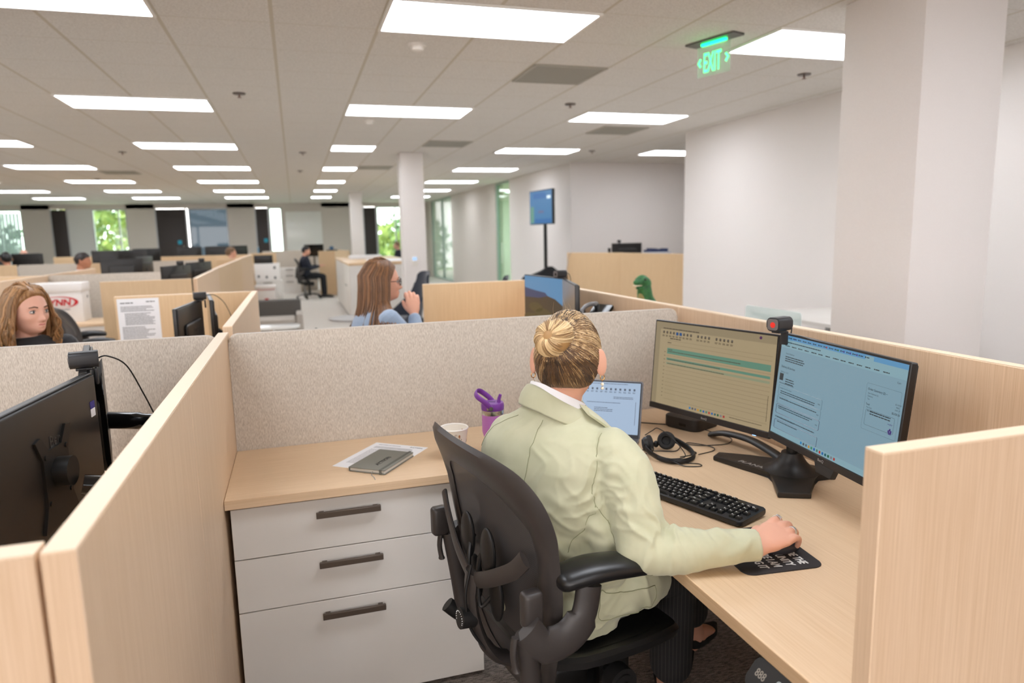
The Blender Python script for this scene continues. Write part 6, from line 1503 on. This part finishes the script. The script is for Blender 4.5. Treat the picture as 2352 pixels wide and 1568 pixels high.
# lounge chairs
navy = add_noise(mat('navy_felt', (44,48,60), .9, sheen=.3), (36,40,52), (60,60,60), 2)
def lounge(label, x, y, rz):
    t = thing('lounge_chair', label, 'armchair', (x, y, 0), R(rz), 'dark high backed lounge chairs')
    rings_ = []
    for j in range(15):
        q = j/14; z = .30+q*.74; hw = .36-.16*smooth01(q*1.1)-(.02 if q > .9 else 0)+.0; wrap = .34*(1-smooth01(q*1.35))+.05; xb = -.22-.16*q; th_ = .03
        o_, i_ = [], []
        for k in range(21):
            v = -1+2*k/20; o_.append(Vector((xb+wrap*abs(v)**2.2*1.0, hw*v, z-(.05*abs(v)**4 if q > .8 else 0)))); i_.append(Vector((xb+th_+wrap*abs(v)**2.2, (hw-.028)*v, z-(.05*abs(v)**4 if q > .8 else 0))))
        rings_.append(o_+i_[::-1])
    part('shell_back', G().rings(rings_), navy, t)
    part('seat_cushion', G().prism(rr2(-.20,.34,-.30,.30,.09,5), .32, .45, .03, 3), navy, t)
    part('seat_shell', G().prism(rr2(-.24,.36,-.33,.33,.10,5), .27, .33, .02, 2), navy, t)
    for a in (45,135,225,315): part('leg', G().cyl((.04+.14*math.cos(R(a)),.14*math.sin(R(a)),.28),(.04+.28*math.cos(R(a)),.28*math.sin(R(a)),0),.014,.010,10), black, t)
    return t
lc = lounge('dark navy high backed lounge chair by the middle pillar', 1.30, 9.15, 195)
clone(lc, (2.75, 10.35, 0), R(170), 'dark lounge chair whose top edge shows above the short maple panel').scale = (1,1,.84)
# grey armchair, white slab table, round table
gf = mat('charcoal_weave', (92,88,84), .9); gl2 = mat('light_grey_weave', (176,168,158), .9)
ac = thing('lounge_armchair', 'low boxy grey armchair in the aisle behind the fabric screen', 'armchair', (-.30, 10.15, 0))
part('backrest', G().box(-.34,.33,.12,.30,.16,.655,.03), gf, ac); part('seat_cushion', G().box(-.25,.25,-.42,.12,.26,.44,.03), gl2, ac)
for s in (-1,1): part('armrest', G().box(s*.30-.045,s*.30+.045,-.42,.13,.16,.50,.02), gl2, ac)
part('base', G().box(-.33,.33,-.41,.28,.10,.17,.01), gf, ac)
for sx in (-.28,.28):
    for sy in (-.36,.24): part('leg', G().cyl((sx,sy,0),(sx,sy,.10),.015), black, ac)
st2 = thing('coffee_table', 'white rounded coffee table in front of the grey armchair', 'table', (-.33, 9.15, 0)); part('top', G().prism(rr2(-.35,.33,-.18,.18,.12,6), .40, .43, .008, 2), mat('gloss_white'), st2); part('pedestal', G().cyl((0,0,.02),(0,0,.40),.03), chrome, st2); part('base', G().cyl((0,0,0),(0,0,.02),.16,n=28), chrome, st2)
rt = thing('round_table', 'low round grey table left of the woman with glasses', 'table', (.66, 8.75, 0)); part('top', G().cyl((0,0,.50),(0,0,.525),.32,n=40), mat('grey_table_top', (150,146,142), .4), rt); part('pedestal', G().cyl((0,0,.02),(0,0,.50),.03), black, rt); part('base', G().cyl((0,0,0),(0,0,.02),.20,n=28), black, rt)
# white cardboard box with the red oval logo
wbx = thing('cardboard_box', 'white cardboard box with a red oval logo behind the auburn woman', 'box', (-2.235, 7.92, .735))
card = mat('white_card', (232,228,224), .75)
part('carton', G().box(-.24,.20,-.13,.14,0,.37,.004), card, wbx); part('lid', G().box(-.248,.208,-.138,.148,.30,.385,.005), card, wbx)
redm = mat('logo_red', (196,30,34), .6)
BF = frame((-.0,-.1395,.20),(1,0,0),(0,0,1))
g = G(); g.M = BF
def crescent(g, rx, ry, w1, w2, a0, a1, n=40):
    P = [(rx*math.cos(a), ry*math.sin(a)) for a in np.linspace(a0,a1,n)]; Q = [((rx-w1-(w2-w1)*k/(n-1))*math.cos(a), (ry-(w1+(w2-w1)*k/(n-1))*.5)*math.sin(a)) for k, a in enumerate(np.linspace(a0,a1,n))]
    vs = [(x,y,.0006) for x,y in P]+[(x,y,.0006) for x,y in Q]; g.add(vs, [(i,i+1,n+i+1,n+i) for i in range(n-1)])
crescent(g, .168, .058, .003, .034, R(150), R(-10)); crescent(g, .168, .058, .034, .003, R(-10), R(-70)); crescent(g, .168,.058,.003,.003,R(-70),R(-210))
part('oval_logo', g, redm, wbx, recalc=False)
text('logo_lettering', 'LYNN', .085, redm, wbx, BF @ Matrix.Translation((-.125,-.030,.0012)), xs=1.0, shear=.15, bold=.003)
g = G(); g.M = BF; rnd = random.Random(3); lines(g,-.11,-.075,.007,1,.01,.20,.21,rnd,.0006); lines(g,-.06,-.092,.006,2,.012,.10,.12,rnd,.0006); part('small_print', g, ink, wbx, recalc=False)
part('hand_hole', G().cyl((.2085,.03,.24),(.2095,.03,.24),.016,n=16), black, wbx)
# white boxes and cabinets in the far aisle
drawers('white storage cabinet in the far aisle under a white carton', -.93, -.34, 17.55, 18.1, (.26,.26), .525, 'white drawer cabinets far off')
b1 = thing('cardboard_box', 'white carton with small symbols on the far aisle cabinet', 'box', (-.665, 17.85, .53)); part('carton', G().box(-.29,.29,-.2,.2,0,.40,.004), card, b1)
for k, (x, z) in enumerate(((-.2,.10),(-.02,.08),(.17,.30),(.17,.06))): part('symbol', G().box(x-.025,x+.025,-.202,-.2,z-.03,z+.03), ink, b1)
m_ = quickmon('dark monitor lying above the white carton in the far aisle', (-.76, 17.83, 1.045), 85, 0, brand=False)[0]; m_.scale = (.8,.8,.6); m_.location = (-.74,17.83,1.03)
b2 = thing('cardboard_box', 'white carton with red print on the floor of the far aisle', 'box', (-.70, 17.0, 0)); part('carton', G().box(-.22,.22,-.18,.18,0,.45,.004), card, b2); part('lid', G().box(-.23,.23,-.19,.19,.38,.46,.004), card, b2)
part('red_band', G().box(-.20,.20,-.192,-.19,.365,.375), redm, b2); part('red_mark', G().box(-.03,.05,-.182,-.18,.10,.17), redm, b2)
b3 = thing('cardboard_box', 'white box front beside the grey armchair, behind the panel end', 'box', (-.47, 12.0, 0)) if False else None
# dark monitors far off
for lab, c, f, pz in (('black monitor back above the slanting maple panel', (-1.15,7.62,1.10), 160, 1), ('second small black monitor behind the slanting panel', (-1.10,8.95,1.09), 158, 1),
      ('dark monitor pair left half above the far left panels', (-2.42,11.4,1.10), 100, 1), ('dark monitor pair right half above the far left panels', (-2.30,12.3,1.11), 165, 1),
      ('black monitor in front of the tree window, left one', (-2.95,14.9,1.19), 75, 1), ('black monitor in front of the tree window, right one', (-3.40,15.0,1.19), 95, 1), ('black monitor left of the dark door, low', (-2.95,16.2,1.20), 80, 1),
      ('far black monitor under the leftmost dark door', (-4.9,15.6,1.16), 80, 1), ('far black monitor beside the bald man', (-5.5,15.4,1.16), 95, 1), ('far black monitor at the extreme left edge', (-5.15,16.3,1.16), 80, 1),
      ('far black monitor under the smoked glass', (-1.75,17.9,1.20), 85, 1), ('far grey monitor left of the brown haired man', (-1.38,18.7,1.20), 120, 1), ('far black monitor right of the smoked glass', (-2.4,18.2,1.2), 95, 1)):
    t_, F_ = quickmon(lab, c, f, 0, brand=False); 
    q = Matrix.Rotation(-R(0),4,'Z'); pst = G(); pst.M = F_; pst.box(-.02,.02,-(c[2]-.74)+.012,-.02,-.055,-.042,.003); pst.M = Matrix(); pst.box(-.12,-.0,-.10,.10,-(c[2]-.74),-(c[2]-.74)+.012,.003)
    part('pedestal', pst, black, t_)
wc = [(-1.10,7.62,1.268),(-1.06,8.95,1.258)]
for k, p_ in enumerate(wc): webcam('small webcam on the %s black monitor past the slanting panel' % ('first','second')[k], p_, R(186), False)
# bits on far counters
fl_ = thing('flower_vase', 'small bluish thing standing on the counter by the man in the dark jacket', 'ornament', (.95, 19.0, 1.172)); part('pot', G().box(-.16,.12,-.012,.012,0,.03,.004), black, fl_); part('leaf_cluster', G().ell((-.03,0,.07),(.06,.012,.05),10,8), mat('steel_blue', (60,96,130), .6), fl_)
bo = thing('drink_bottle', 'blue bottle on the far maple panel top', 'bottle', (-.86, 18.26, 1.172)); part('body', G().cyl((0,0,0),(0,0,.14),.015,n=16), mat('bottle_blue', (110,160,190), .3), bo); part('cap', G().cyl((0,0,.14),(0,0,.165),.010,n=12), mat('detector_white'), bo)
qm = quickmon('wide dark monitor on the desk of the man in the dark jacket', (.50, 20.2, 1.17), 250, 0, brand=False)[0]
pp = thing('monitor_post', 'black post under the dark jacket man\'s monitor', 'stand', (.50, 20.24, .74)); part('post', G().box(-.02,.02,-.01,.01,0,.30), black, pp)
# coloured sign glow seen in the smoked glass is a real reflection; blinds pull etc. are left out
